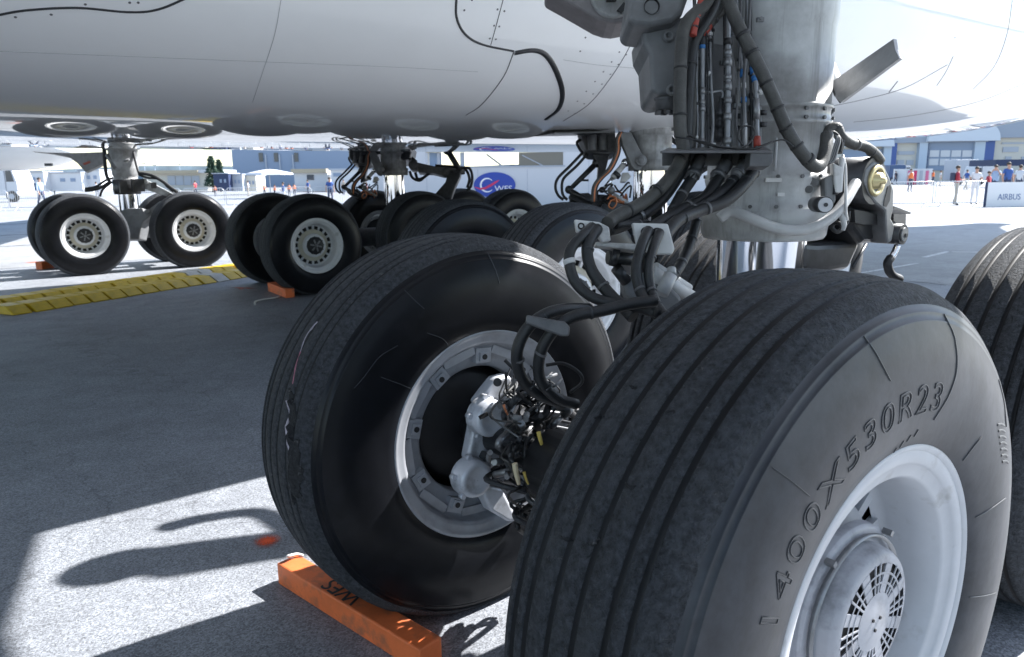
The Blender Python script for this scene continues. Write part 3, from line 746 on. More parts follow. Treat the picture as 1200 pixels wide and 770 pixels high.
# diagonal sleeve with black ties
hose('wiring_harness', [(846,-30,2.14),(853,0,2.14),(866,32,2.14),(888,75,2.13),(905,112,2.13),(921,150,2.13),(937,176,2.14),(953,194,2.16),(962,192,2.18),(968,172,2.2),(969,158,2.22)], 14, H, [(.22,blk,4,1.12),(.27,blk,4,1.12),(.36,blk,3,1.1),(.44,blk,3,1.1),(.5,blk,3,1.1),(.58,blk,3,1.1),(.66,blk,4,1.15)])
for k in range(4): hose('wire', [(930+k*2,168+k,2.13),(945+k*2,186,2.14),(956+2*k,197-k,2.16),(968+k,187-2*k,2.18),(972+k,170,2.2),(974,158-k,2.22)], 3, M['midgrey'] if k % 2 else H)
hose('wire', [(880,176,2.1),(900,168,2.1),(918,164,2.11),(930,172,2.12)], 2, blk)
hose('wire', [(790,160,2.12),(820,165,2.1),(845,172,2.08),(872,172,2.08),(884,158,2.1),(880,148,2.1),(868,150,2.1),(865,162,2.1),(872,172,2.1)], 2.2, blk)
hose('wire', [(805,160,2.13),(830,170,2.1),(860,174,2.08),(885,174,2.08),(905,166,2.1)], 2.5, blk)
hose('wire', [(815,105,2.3),(826,118,2.32),(812,122,2.3),(806,118,2.3)], 1.2, blk)
rp = random.Random(11)
for k in range(14):
    u0 = rp.uniform(812,892); du = rp.uniform(-8,8); D_ = rp.uniform(2.22,2.27)
    h_ = hose('wire' if k % 2 else 'hydraulic_pipe', [(u0,-20,D_),(u0+du*.3,30+rp.uniform(-10,10),D_),(u0+du,90,D_-.01),(u0+du+rp.uniform(-3,3),140,D_-.01),(u0+du*1.2,178,D_-.02)], rp.choice((2,2.5,3,3.6)), rp.choice((blk, M['dark'], K, M['darkgrey'], st)), [(rp.uniform(.2,.9), rp.choice((blk, M['alu'], M['dark'])), 3, 1.7) for _ in range(2)])
for k in range(10):
    u0, v0 = rp.uniform(806,894), rp.uniform(20,170); q = MB(); c_ = P(u0,v0,2.235); q.box(c_, (.02,.016,.012), Matrix.Rotation(FZ0,3,'Z')); q.cyl(c_, c_-_d*.014, .005, n=8); pt(q.build('pipe_clip', rp.choice((M['alu'], M['dark'], M['midgrey']))))
# shelf the hoses pass through
b = MB()
b.prism([P(776,176.5,2.05),P(905,176.5,2.05),P(898,172.5,2.24),P(782,173.5,2.24)], (0,0,-.006))
b.prism([P(774,176.6,2.05),P(905,176.6,2.05),P(905,179.4,2.05),P(774,179.4,2.05)], _d*.006); b.prism([P(880,177,2.055),P(905,177,2.055),P(906,190,2.055),P(901,195,2.055),P(878,195,2.055)], _d*.05); b.prism([P(776,178,2.2),P(880,178,2.2),P(880,194,2.2),P(776,194,2.2)], _d*.006)
o = pt(b.build('hose_shelf', M['darkgrey'])); bev(o, .002)
# elbows and hoses below the shelf
for (pix, px, m_) in (
    ([(822,182,2.2),(818,196,2.18),(812,208,2.16),(800,226,2.14),(789,246,2.1),(778,270,2.05)], 12, K),
    ([(852,182,2.2),(849,196,2.18),(840,212,2.15),(826,232,2.12),(800,246,2.08),(772,262,2.0),(745,282,1.97)], 13, K),
    ([(873,182,2.2),(868,198,2.17),(854,218,2.13),(834,234,2.1),(806,250,2.06),(786,264,2.0),(772,280,1.96)], 12, K),
    ([(888,180,2.2),(886,196,2.17),(872,216,2.12),(850,236,2.09),(820,247,2.06),(795,258,2.0),(776,280,1.95)], 13, K),
    ([(817,258,2.15),(812,275,2.14),(804,298,2.1),(793,318,2.05),(780,334,2.0)], 11, K),
    ([(800,250,2.2),(770,262,2.1),(745,262,2.02),(722,264,1.98)], 8, blk)):
    hose('hydraulic_hose', pix, px, m_)
for (a_, b_, px) in (((851,192,2.18),(838,212,2.155),17),((872,192,2.17),(862,208,2.14),15),((889,188,2.19),(879,206,2.15),16),((820,186,2.19),(810,212,2.155),15)):
    q = MB(); q.cyl(P(*a_), P(*b_), px/2/F*2.16, px*.42/F*2.16, 16); q.cyl(P(*a_).lerp(P(*b_),.62), P(*a_).lerp(P(*b_),.8), px*.58/F*2.16, n=8)
    pt(q.build('hose_elbow', M['darkgrey']))

# hose brackets on the bogie and the loops to the brakes
def plate(name, pix, D, th, m_, holes=()):
    b = MB(); b.prism([P(u_,v_,D) for u_,v_ in pix], _d*th); o = pt(b.build(name, m_)); bev(o, .004)
    for (u_,v_,r_) in holes:
        q = MB(); q.lathe([(-.0015,r_/F*D*.55),(-.002,r_/F*D),(.004,r_/F*D*1.15)], P(u_,v_,D), _d, 18); sub(q.build('grommet', M['black']), o)
    return o
plate('hose_bracket', [(673,257),(702,260),(714,266),(716,282),(706,285),(700,275),(676,272)], 1.93, .03, M['alu'], [(681,265,4),(692,266,4)])
plate('hose_bracket', [(741,261),(783,262),(791,292),(788,298),(772,298),(748,292)], 1.90, .025, M['alu'], [(757,272,6),(770,273,6)])
plate('bracket_bar', [(698,283),(752,286),(752,294),(698,288)], 1.95, .06, M['alu'])
for (pix, px, m_, cl) in (
    ([(694,266,1.92),(684,275,1.88),(670,290,1.86),(667,306,1.85),(674,330,1.84),(692,347,1.83),(715,355,1.81),(745,360,1.78),(770,366,1.74)], 12, K, [(.38,M['alu'],6,1.12)]),
    ([(700,268,1.92),(692,280,1.88),(688,295,1.87),(694,318,1.86),(712,342,1.84),(732,362,1.80),(742,372,1.78)], 13, K, []),
    ([(760,270,1.89),(753,285,1.85),(746,312,1.83),(749,338,1.82),(760,358,1.79),(775,374,1.76)], 12, K, []),
    ([(773,272,1.89),(766,290,1.85),(760,314,1.83),(763,340,1.82),(770,358,1.78),(780,372,1.75)], 11, K, []),
    ([(770,352,1.72),(740,356,1.72),(706,364,1.71),(672,371,1.70),(648,388,1.70),(633,415,1.72),(633,444,1.75),(652,466,1.78),(676,474,1.80)], 13, K, []),
    ([(690,362,1.80),(665,362,1.74),(640,368,1.71),(618,385,1.71),(606,412,1.72),(610,440,1.75),(628,460,1.78),(660,474,1.82)], 13, K, []),
    ([(640,428,1.85),(660,426,1.86),(678,436,1.87),(682,448,1.88),(668,460,1.86)], 4, blk, [])):
    hose('brake_hose', pix, px, m_, cl)
plate('hose_clip', [(617,369),(662,377),(668,383),(667,394),(658,394),(616,379)], 1.66, .05, M['darkgrey'])
# bogie beam, actuator and fittings half hidden behind the near wheel
def bogie(x0, x1, y, axles, half, ra=.085, rl=.17):
    b = MB(); b.tube([(x0,y,ZC),(x1,y,ZC)], .14 if rl > .15 else .10, 20, raw=True)
    b.box(((x0+x1)/2, y, ZC+.05), (.42,.34,.30))
    o = pt(b.build('bogie_beam', M['darkgrey'])); bev(o, .02)
    for x_ in axles:
        q = MB(); q.cyl((x_,y-half,ZC),(x_,y+half,ZC), ra, n=24); q.lathe([(-.16,.06),(-.16,rl),(.16,rl),(.16,.06)],(x_,y,ZC),(0,1,0),24)
        sub(q.build('axle', M['dark']), o)
    return o
bogie(-.05, 1.75, SY, (0, 1.7165), .62, .05, .11)
b = MB(); b.cyl(P(762,318,2.0), P(815,352,2.1), .020, n=14); b.cyl(P(768,312,2.03), P(808,338,2.1), .012, n=10)
pt(b.build('brake_rod', M['alu']))
b = MB(); b.prism([P(u_,v_,2.02) for u_,v_ in ((730,330),(745,318),(772,322),(800,350),(790,372),(752,362),(733,345))], _d*.08); o = pt(b.build('rod_bracket', M['midgrey'])); bev(o,.01)
b = MB(); b.cyl(P(712,302,2.0), P(748,304,2.02), .018, n=14); b.cyl(P(716,300,2.0), P(724,302,2.0), .026, n=12); b.cyl(P(722,314,2.0), P(734,330,2.02), .016, n=12)
pt(b.build('bogie_actuator', M['dark']))
b = MB(); b.cyl(P(786,322,1.96), P(775,345,1.95), .018, n=14); b.cyl(P(787,315,1.97), P(787,322,1.96), .012, n=12); pt(b.build('greased_link', M['gearlo']))

# brake hardware in the far wheel of the near pair (hub side)
yb = 1.306-.20
def B_(u, v, o=0): return PY(u, v, yb-o)
b = MB()
for (c_, r_) in (((565,486),22),((547,556),22)):
    p = B_(*c_, .02); q = p+Vector((0,-.075,0)); k = r_/F*DEP(p)
    b.lathe([(0,k*1.05),(.02,k*1.08),(.028,k),(.055,k),(.065,k*.92),(.068,k*.70),(.066,k*.66),(.066,.001)], p, (0,-1,0), 28)
    for j in range(5):
        an = j*1.26+.4; b.cyl(p+Vector((k*1.1*math.cos(an),-.012,k*1.1*math.sin(an))), p+Vector((k*1.1*math.cos(an),-.034,k*1.1*math.sin(an))), .010, n=10)
o = pt(b.build('brake_piston', M['brake']))
for (pix, o_, th) in (([(556,498),(576,504),(566,548),(548,540)], .035, .05),([(560,474),(572,458),(583,444),(598,440),(606,452),(612,462),(600,470),(588,470),(578,486)], .03, .06),
                      ([(580,498),(588,540),(570,556),(562,552),(574,508)], .03, .05),([(566,568),(590,574),(600,594),(610,612),(596,612),(576,600),(568,584)], .03, .06),([(572,470),(600,466),(606,500),(592,548),(576,560),(584,500)], 0, .07)):
    b = MB(); b.prism([B_(u_,v_,o_) for u_,v_ in pix], (0,th,0)); q = pt(b.build('brake_casting', M['brake'])); bev(q, .012, 3)
b = MB()
for c_ in ((570,510),(566,533),(583,448),(575,492)): b.cyl(B_(*c_,.034), B_(*c_,.042), .015, n=16)
pt(b.build('casting_hole', M['black']))
b = MB(); b.prism([B_(561,488,.0905),B_(571,483,.0905),B_(573,487,.0905),B_(563,492,.0905)], (0,.004,0)); pt(b.build('piston_slot', M['ink']))
b = MB(); b.lathe([(0,.17),(.05,.17),(.06,.15),(.07,.08),(.10,.078),(.13,.05),(.14,.001)], B_(598,512,-.04), (0,-1,0), 36); pt(b.build('brake_carrier', M['dark']))
rnd = random.Random(3)
for k in range(80):                               # loose loom of wires, valves and tags behind the tread
    u_, v_ = rnd.uniform(590,668), rnd.uniform(450,612); pts = []
    for j in range(4): pts.append(B_(u_+rnd.uniform(-24,24), v_+(j-1.5)*rnd.uniform(8,22), rnd.uniform(.06,.34)))
    q = MB(); q.tube(pts, rnd.choice((.003,.004,.006,.009,.012)), 7); pt(q.build('brake_wire', rnd.choice((blk, K, M['dark'], H, M['midgrey'], M['seam'], M['steel'], blk, K))))
for (u_,v_,h_,m_,w_) in ((605,555,24,'cream2',9),(616,560,14,'yellowtag',5),(633,515,18,'yellowtag',7),(592,480,12,'copper',4)):
    q = MB(); q.tube([B_(u_-2,v_-h_/2,.37),B_(u_,v_,.375),B_(u_+3,v_+h_/2,.37)], [w_/2/F*1.8, w_/3/F*1.8], 8); pt(q.build('wire_tag', M[m_]))
for k in range(26):
    u_, v_ = rnd.uniform(588,655), rnd.uniform(470,590); p = B_(u_,v_,rnd.uniform(.12,.34)); q = MB()
    q.cyl(p, p+Vector((rnd.uniform(-.03,.03),-.02,rnd.uniform(-.04,.04))), .010, .008, 10); pt(q.build('brake_connector', rnd.choice((M['steel'],M['dark'],M['midgrey'],M['darkgrey']))))
for k in range(3):
    q = MB(); q.tube([B_(596,500+5*k,.1),B_(618,486+6*k,.12),B_(645,483+8*k,.14),B_(672,488+8*k,.14)], .006, 8); pt(q.build('brake_pipe', M['steel'] if k != 1 else M['dark']))
q = MB(); q.lathe([(-.02,.018),(.0,.022),(.015,.018),(.03,.022),(.045,.017)], B_(604,455,.05), (0,-.3,1), 14); pt(q.build('bleed_valve', M['darkgrey']))

# torque links behind the leg, on the aft side
yl = .36
def T(x, y, o=0): return PY(930+x/3.667, 130+y/3.667, yl-o)
face_px = [(345,216),(372,220),(392,238),(415,285),(433,340),(431,420),(421,462),(436,492),(425,560),(405,572),(398,520),(394,432),(352,398),(322,356),(303,305),(312,250)]
b = MB(); b.prism([T(*p) for p in face_px], (0,.30,0))
o = pt(b.build('torque_link', [M['darkgrey'], M['midgrey']])); bev(o, .008)
o.data.polygons[0].material_index = 1; o.data.polygons[1].material_index = 1
for f in o.data.polygons:
    if abs(f.normal.y) > .9: f.material_index = 1
link = o
b = MB(); c_ = T(352,300); b.cyl(c_+Vector((0,.004,0)), c_+Vector((0,.34,0)), .078, n=40); sub(b.build('pivot_barrel', M['dark']), link)
b = MB(); b.lathe([(0,.050),(.006,.052),(.010,.048),(.010,.038),(-.004,.036),(-.004,.028),(.02,.026),(.022,.012),(.034,.010),(.035,.001)], c_, (0,-1,0), 32); sub(b.build('pivot_bush', M['brass']), link)
b = MB(); b.prism([T(*p, .002) for p in ((405,325),(415,318),(420,332),(414,385),(400,412),(388,408),(390,385),(400,350))], (0,.004,0)); sub(b.build('slot', M['black']), link)
b = MB(); b.prism([T(*p,-.05) for p in ((240,405),(392,430),(396,565),(300,572),(262,520),(240,470))], (0,.22,0)); o = sub(b.build('link_web', M['dark']), link); bev(o, .03, 4)
b = MB(); b.prism([T(*p,-.03) for p in ((262,425),(300,430),(378,452),(380,490),(300,488),(265,480))], (0,.1,0)); o = sub(b.build('web_pocket', M['black']), link)
b = MB(); c_ = T(457,530); b.cyl(c_+Vector((0,-.012,0)), c_+Vector((0,.10,0)), .036, n=28); sub(b.build('apex_boss', M['dark']), link)
b = MB(); b.cyl(c_+Vector((0,-.018,0)), c_+Vector((0,-.011,0)), .024, n=24); b.cyl(c_+Vector((.004,-.022,-.003)), c_+Vector((.004,-.017,-.003)), .008, n=12, mi=1); sub(b.build('apex_pin', [M['midgrey'], M['ink']]), link)
b = MB(); b.prism([T(*p,-.1) for p in ((430,418),(484,436),(482,488),(455,500),(430,470))], (0,.1,0)); b.prism([T(*p,-.02) for p in ((428,408),(440,412),(508,438),(500,444),(484,440),(430,420))], (0,.1,0)); sub(b.build('apex_guard', M['dark']), link)
b = MB(); b.prism([T(*p,-.1) for p in ((40,560),(100,565),(230,560),(300,560),(262,640),(246,682),(150,700),(40,700))], (0,.2,0)); o = pt(b.build('torque_link', M['dark'])); bev(o, .025, 3)
b = MB(); b.prism([T(*p,-.2) for p in ((215,380),(245,400),(262,480),(262,560),(130,560),(140,500),(180,440))], (0,.2,0)); o = pt(b.build('link_bracket', M['dark'])); bev(o, .02, 3)
b = MB(); b.tube([T(445,580,0),T(432,610,0),T(418,632,0)], .011, 10); pt(b.build('earth_strap', M['chrome']))
b = MB(); b.tube([T(418,630,0),T(404,655,0),T(412,690,0),T(430,710,0),T(456,722,0)], .015, 10); pt(b.build('drain_hose', blk))
b = MB(); b.tube([T(312,572,0),T(252,676,0)], .006, 8, raw=True); pt(b.build('link_rod', M['dark']))
# harness, connectors and the little motor on the right of the leg
DR = 2.38
def h2(pix, px, m_, name='hydraulic_hose'): return hose(name, [(930+x/3.667,130+y/3.667,D) for x,y,D in pix], px, m_)
h2([(130,120,DR),(150,85,DR),(185,70,DR),(205,110,DR),(250,140,DR+.03),(310,155,DR+.06),(350,185,DR+.1),(372,215,DR+.13)], 11, H)
h2([(120,200,DR),(125,140,DR),(150,100,DR),(180,95,DR),(200,130,DR),(190,180,DR)], 9, H)
h2([(140,235,DR-.04),(165,190,DR-.04),(160,140,DR-.04),(145,105,DR-.04),(175,92,DR-.04),(205,130,DR-.03),(200,180,DR-.03)], 3.2, blk, 'wire')
for k in range(5): h2([(110+6*k,240-4*k,DR-.05),(150+5*k,215,DR-.05),(170+4*k,170,DR-.05),(185+3*k,120,DR-.04),(170,88,DR-.03)], 3.2, rnd.choice((H, M['midgrey'])), 'wire')
h2([(210,190,DR-.02),(222,240,DR-.02),(224,330,DR-.02),(224,420,DR-.02),(230,470,DR)], 3.4, M['alu'], 'hydraulic_pipe')
h2([(178,360,DR-.02),(182,300,DR-.02),(184,230,DR-.02)], 6, M['dark'], 'hydraulic_pipe'); h2([(196,340,DR-.02),(200,280,DR-.02),(204,240,DR-.02),(208,200,DR-.02)], 7, M['alu'], 'hydraulic_pipe')
h2([(210,490,DR+.02),(180,480,DR+.04),(165,500,DR+.05),(190,520,DR+.05),(228,480,DR+.06),(236,430,DR+.06)], 5, blk, 'wire')
b = MB(); b.prism([P(966,208,DR-.02),P(974,204,DR-.02),P(980,206,DR-.02),P(980,236,DR-.02),P(974,242,DR-.02),P(967,232,DR-.02)], _d*.04); o = pt(b.build('sensor_block', M['midgrey'])); bev(o, .006)
b = MB(); b.prism([P(976,190,DR-.03),P(988,196,DR-.03),P(988,225,DR-.03),P(979,226,DR-.03)], _d*.03); o = pt(b.build('sensor_block', M['alu'])); bev(o, .005)
b = MB(); a_ = P(956,239,DR-.10); c_ = P(967,240,DR-.18); b.cyl(a_, c_, .024, n=28); b.cyl(c_, c_+(c_-a_).normalized()*.004, .021, n=28, mi=1); b.cyl(c_+(c_-a_).normalized()*.004, c_+(c_-a_).normalized()*.008, .006, n=12, mi=0)
pt(b.build('drive_motor', [M['dark'], M['rim']]))
# the leg door: white panel right of the leg with a grey bottom strip
yd = .20
b = MB(); pxs = [(936,-40),(943,0),(958,48),(970,86),(983,119),(985,116),(1054,62),(1047,44),(1062,-40)]
dd = lambda u_: 2.62-.36*(u_-941)/110
b.prism([P(u_,v_,dd(u_)) for u_,v_ in ((900,-330),(932,-60),(941,0),(957,46),(970,84),(974,96),(981,92),(972,70),(957,20),(949,-14),(1010,-30),(1030,-330))], (.03,.0,0))  # broad top above the view added to keep the sun off the leg
door = pt(b.build('leg_door', M['white']))
b = MB(); b.prism([P(973,97,dd(973)-.004),P(1047,45.5,dd(1047)-.004),P(1049,58,dd(1049)-.015),P(1054,68.5,dd(1054)-.03),P(985,120,dd(985)-.03),P(977,112,dd(977)-.015)], (.02,0,0)); o = sub(b.build('door_strip', M['belly_grey']), door)
b = MB(); b.tube([P(u_,v_,dd(u_)-.012) for u_,v_ in ((936,-20),(941,0),(957,46),(970,84),(974,100),(979,111),(985,120))], .004, 8); b.prism([P(962,84,dd(966)-.03),P(967,82,dd(966)-.03),P(971,96,dd(966)-.03),P(966,98,dd(966)-.03)], _d*.02); sub(b.build('door_edge_seal', M['seam']), door)

# unseen shape added above the view, placed so its shadow falls beside the wheels
b = MB(); b.tube([(2.20,1.93,2.70),(2.38,1.87,2.70),(2.62,1.78,2.72),(3.05,1.62,2.80),(3.36,1.64,3.25),(3.66,1.66,3.72)], .12, 14); b.sphere((2.20,1.93,2.70), .14)
b.tube([(2.48,2.17,2.72),(2.62,2.16,2.70),(2.85,2.06,2.72),(3.05,1.8,2.85)], [.055,.04], 10)
pt(b.build('shadow_caster', M['midgrey']))

# wear and mould marks on the two near tyres
def tyre_hit(c):
    rows_ = [(x+c[0], y+c[1], z+ZC) for x, y, z in tb.v]
    return BVHTree.FromPolygons(rows_, tb.f)
bvA = tyre_hit((AX, AY)); bvB = tyre_hit((0, 1.306))
def drape(bv, name, pix, wd, m_, parent, hgt=.0012, jag=0):
    """a ridge or scar of width wd (pixels or list) lying on a tyre"""
    b = MB(); rings = []; sp_ = spl(pix, 5); N = len(sp_); hs = []
    for p in sp_:
        q = ray(*p).normalized(); h_, nn, _, _ = bv.ray_cast(CAM, q)
        if h_ is None: continue
        if nn.dot(q) > 0: nn = -nn
        hs.append((h_, nn))
    for i, (p, nn) in enumerate(hs):
        t = hs[min(i+1, len(hs)-1)][0]-hs[max(i-1, 0)][0]
        if t.length < 1e-6: continue
        t.normalize(); f_ = i/max(1,len(hs)-1); w_ = (wd if not isinstance(wd, (list,tuple)) else float(np.interp(f_, np.linspace(0,1,len(wd)), wd)))/F*DEP(p)/2
        s_ = nn.cross(t).normalized()
        wl_, wr_ = w_*(1+jag*rnd.uniform(-1,1)), w_*(1+jag*rnd.uniform(-1,1)); k_ = hgt*(1+jag*rnd.uniform(-.8,.8))
        rings.append([p-s_*wl_-nn*.003, p-s_*wl_*.8+nn*k_, p+nn*(k_*(1+jag*rnd.uniform(-.5,.5))), p+s_*wr_*.8+nn*k_, p+s_*wr_-nn*.003])
    vs = [q for r_ in rings for q in r_]
    b.add(vs, [(i*5+k, i*5+k+1, (i+1)*5+k+1, (i+1)*5+k) for i in range(len(rings)-1) for k in range(4)], 0, jag == 0)
    o = b.build(name, m_); bpy.context.view_layer.update(); o.parent = parent; o.matrix_parent_inverse = parent.matrix_world.inverted(); return o
bpy.context.view_layer.update()
M['torn'] = mat('torn rubber', (.017,.018,.021), .9, noise=(60,.6), bump=(90,1,.012), dirt=(45,(.16,.16,.17),.60,.70))
M['chalk'] = mat('chalk mark', (.42,.38,.44), .8, noise=(60,.4)); M['pinkchalk'] = mat('pink chalk', (.40,.16,.22), .8, noise=(60,.4))
drape(bvB, 'torn_patch', [(340,455),(343,475),(344,500),(345,530),(346,560),(347,578),(344,590)], [3,13,18,19,21,17,4], M['torn'], wB, .004, .35)
drape(bvB, 'chalk_mark', [(338,470),(340,485),(338,500),(340,520),(342,545)], [2,3,7,5,2], M['chalk'], wB, .0075, .3)
drape(bvB, 'chalk_mark', [(372,377),(364,386),(357,398),(352,412)], [1.5,2,1.5,1], M['chalk'], wB, .001, .3)
drape(bvB, 'chalk_mark', [(352,412),(347,428),(343,450)], [1.5,2.5,1.5], M['pinkchalk'], wB, .001, .3)
for pix in ([(571,296),(580,315),(585,332)], [(474,340),(486,352),(497,362)], [(466,405),(445,418),(428,440),(415,455)], [(446,442),(468,450),(482,456)], [(500,390),(520,398),(528,412)]): drape(bvB, 'mould_line', pix, 1.1, M['sidelitdust'], wB, .0015)
for pix in ([(1012,394),(1026,414),(1043,446)], [(1106,368),(1118,395),(1121,430),(1112,462),(1094,492)], [(905,548),(925,562),(948,581)], [(1150,512),(1140,524),(1128,540)], [(1178,584),(1160,597),(1143,606)], [(1175,692),(1155,698),(1136,700)], [(1170,445),(1176,470),(1179,500)]): drape(bvA, 'mould_line', pix, 1.3, M['letter'], wA, .0018)
for k in range(7): drape(bvA, 'mould_text', [(1169+.9*k,498+7.2*k),(1173+.9*k,497+7.2*k),(1177+.7*k,499+7.2*k)], 3.2, M['letter'], wA, .0016)
for k in range(9): u_, v_ = 1003+8.5*k, 590-14.2*k+.55*k*k; drape(bvA, 'mould_text', [(u_,v_),(u_+2.5,v_-4),(u_+5,v_-8)], 3.0, M['letter'], wA, .0014)
for k in range(14):
    u_, v_ = rnd.uniform(650,1000), rnd.uniform(360,640)
    q_ = ray(u_, v_).normalized(); h_, nn, _, _ = bvA.ray_cast(CAM, q_)
    if h_ is None or abs(h_.y-AY) > .15: continue
    drape(bvA, 'tread_cut', [(u_-rnd.uniform(3,9),v_+rnd.uniform(-6,6)),(u_,v_),(u_+rnd.uniform(3,9),v_-rnd.uniform(-2,8))], [1,4,5,1], M['torn'], wA, .002, .8)

# ------------------------------------------------------------------ the two body gears
def rel(pts, base):  return [Vector(p)-Vector(base) for p in pts]
BX, BY = NB[0]+WB, NB[1]+TB/2                     # near body leg
DB = DEP((BX, BY, 1.5))
def Q(x, y, o=0.0): return P(640+x/6.42, 140+y/6.42, DB+o)     # pixels of an enlarged detail of the near body gear
def body_gear():
    """list of (name, mesh, parent index) relative to the leg axis, for the near body gear"""
    items = []
    base = Vector((BX, BY, 0))
    def done(b, name, m_, bevel=0):
        b.v = [tuple(Vector(v)-base) for v in b.v]; items.append((name, b.mesh(name, m_), bevel))
    zt = 2.1
    b = MB(); zc_ = Q(0,395).z
    b.lathe([(zc_,.18),(zc_,.215),(zc_+.10,.22),(zc_+.11,.195),(zc_+.32,.19),(zc_+.33,.21),(zc_+.40,.21),(2.2,.22)], (BX,BY,0), (0,0,1), 40); done(b, 'oleo_leg', M['gear'])
    b = MB(); b.lathe([(ZC,.165),(zc_+.02,.165)], (BX,BY,0), (0,0,1), 40); done(b, 'piston', M['chrome'])
    b = MB(); b.prism([Q(x,y,-.3) for x,y in ((555,95),(640,95),(735,290),(738,340),(700,385),(665,375),(640,345),(575,190))], _d*.08); b.lathe([(0,.052),(-.03,.052),(-.035,.03),(-.05,.03),(-.052,.001)], Q(712,312,-.3), _d, 24); done(b, 'side_link', M['midgrey'], .008)
    b = MB(); b.prism([Q(x,y,-.12) for x,y in ((255,95),(520,95),(530,240),(480,260),(340,250),(300,230))], _d*.3)
    b.cyl(Q(345,110,-.16), Q(350,240,-.16), .045, n=14); b.cyl(Q(425,110,-.16), Q(430,240,-.16), .045, n=14); done(b, 'door_jack_block', M['darkgrey'], .008)
    b = MB(); b.prism([Q(x,y,-.05) for x,y in ((345,250),(480,250),(440,420),(385,470),(395,340))], _d*.1); done(b, 'brace', M['dark'], .006)
    b = MB(); b.cyl(Q(378,330), Q(175,530), .028, .022, 12); b.sphere(Q(380,328), .045); b.sphere(Q(172,528), .04); b.box(Q(285,458), (.10,.02,.02)); done(b, 'retraction_rod', M['dark'])
    b = MB(); b.cyl(Q(175,535), Q(345,625), .03, .022, 10); b.prism([Q(x,y,.1) for x,y in ((180,560),(320,552),(420,640),(330,660),(190,600))], _d*.2); done(b, 'lower_rod', M['dark'])
    b = MB(); b.cyl(Q(590,335,-.2), Q(500,440,-.2), .028, n=14, mi=0); b.cyl(Q(500,440,-.2), Q(425,535,-.2), .018, n=12, mi=1); b.sphere(Q(597,325,-.2), .04, mi=1); b.cyl(Q(540,405,-.2), Q(520,430,-.2), .04, n=14, mi=2); b.sphere(Q(420,530,-.2), .03, mi=2); done(b, 'steering_actuator', [M['alu'], M['chrome'], M['dark']])
    b = MB(); b.cyl(Q(505,562,-.25), Q(640,645,-.25), .018, n=12); b.sphere(Q(490,535,-.25), .036, mi=1); done(b, 'brake_rod', [M['gear'], M['midgrey']])
    b = MB(); b.prism([Q(x,y,-.15) for x,y in ((575,400),(620,400),(640,430),(600,470),(560,470))], _d*.05); done(b, 'link_bracket', M['alu'], .004)
    for pts in ([(275,250),(180,350),(90,440),(70,510),(90,570),(130,605)], [(318,250),(230,350),(135,440),(118,510),(128,570),(160,605)], [(262,150),(232,175),(250,220),(275,255)], [(280,140),(290,180),(310,225)]):
        b = MB(); b.tube([Q(x,y) for x,y in pts], .014, 8); done(b, 'hydraulic_hose', M['ink'])
    for k in range(3):
        b = MB(); b.tube([Q(x+12*k,y,-.3+.01*k) for x,y in ((555,95),(530,150),(525,250),(470,370),(400,440),(355,510),(345,620))], .014, 8); done(b, 'wiring_harness', (M['hosegrey'], M['copper'], M['ink'])[k])
    rr = random.Random(5)
    for k in range(9):
        b = MB(); x0, y0 = rr.uniform(400,640), rr.uniform(520,640); b.tube([Q(x0+rr.uniform(-60,60), y0+rr.uniform(-50,60), rr.uniform(-.3,-.1)) for _ in range(4)], .009, 6); done(b, 'wire', M['copper'] if k < 2 else M['ink'])
    b = MB(); b.tube([Q(x,y,-.3) for x,y in ((460,600),(480,580),(520,585),(530,630),(500,670),(470,650),(490,610),(520,600))], .008, 6); done(b, 'wire', M['copper'])
    return items
BG = body_gear()
# right-hand (aft) torque arm of the body gears, measured on the far one
FX, FY = FB[0]+WB, FB[1]+TB/2
DFB = DEP((FX, FY, 1.5))
def Q2(x, y, o=0.0): return P(360+x/6, 140+y/6, DFB+o)
def aft_arm():
    items = []; base = Vector((FX, FY, 0))
    def done(b, name, m_, bevel=0):
        b.v = [tuple(Vector(v)-base) for v in b.v]; items.append((name, b.mesh(name, m_), bevel))
    b = MB(); b.lathe([(-.12,.001),(-.12,.075),(.12,.075),(.12,.001)], Q2(752,330), _d, 24); b.lathe([(-.13,.001),(-.13,.04),(-.12,.04)], Q2(752,330), _d, 16)
    b.prism([Q2(x,y,-.1) for x,y in ((770,300),(900,330),(1040,340),(1060,380),(960,395),(880,375),(780,372))], _d*.2); done(b, 'torque_arm', M['darkgrey'], .01)
    b = MB(); b.prism([Q2(x,y,-.1) for x,y in ((1000,345),(1085,345),(1075,400),(1040,470),(1010,560),(880,560),(900,520),(970,440))], _d*.2); b.box(Q2(1078,365), (.12,.1,.1)); done(b, 'torque_arm', M['dark'], .02)
    b = MB(); b.cyl(Q2(1050,110), Q2(985,215), .05, n=12); b.cyl(Q2(985,215), Q2(1080,370), .045, n=12); b.sphere(Q2(985,215), .075); done(b, 'door_rod', M['dark'])
    for pts in ([(720,365),(740,410),(790,430),(830,400),(860,380)], [(760,375),(780,420),(830,405)], [(1090,340),(1140,345),(1160,400),(1150,470),(1120,500)], [(1080,335),(1120,360),(1140,420),(1125,480)], [(690,190),(700,250),(750,290)], [(710,180),(730,260),(770,300)], [(900,325),(990,330),(1070,335)]):
        b = MB(); b.tube([Q2(x,y) for x,y in pts], .022, 7); done(b, 'hydraulic_hose', M['ink'])
    b = MB(); b.prism([Q2(x,y,-.2) for x,y in ((290,200),(450,150),(700,150),(760,110),(720,280),(540,290),(520,240),(400,250),(330,310),(290,270))], _d*.5); done(b, 'actuator_block', M['dark'], .03)
    return items
AG = aft_arm()
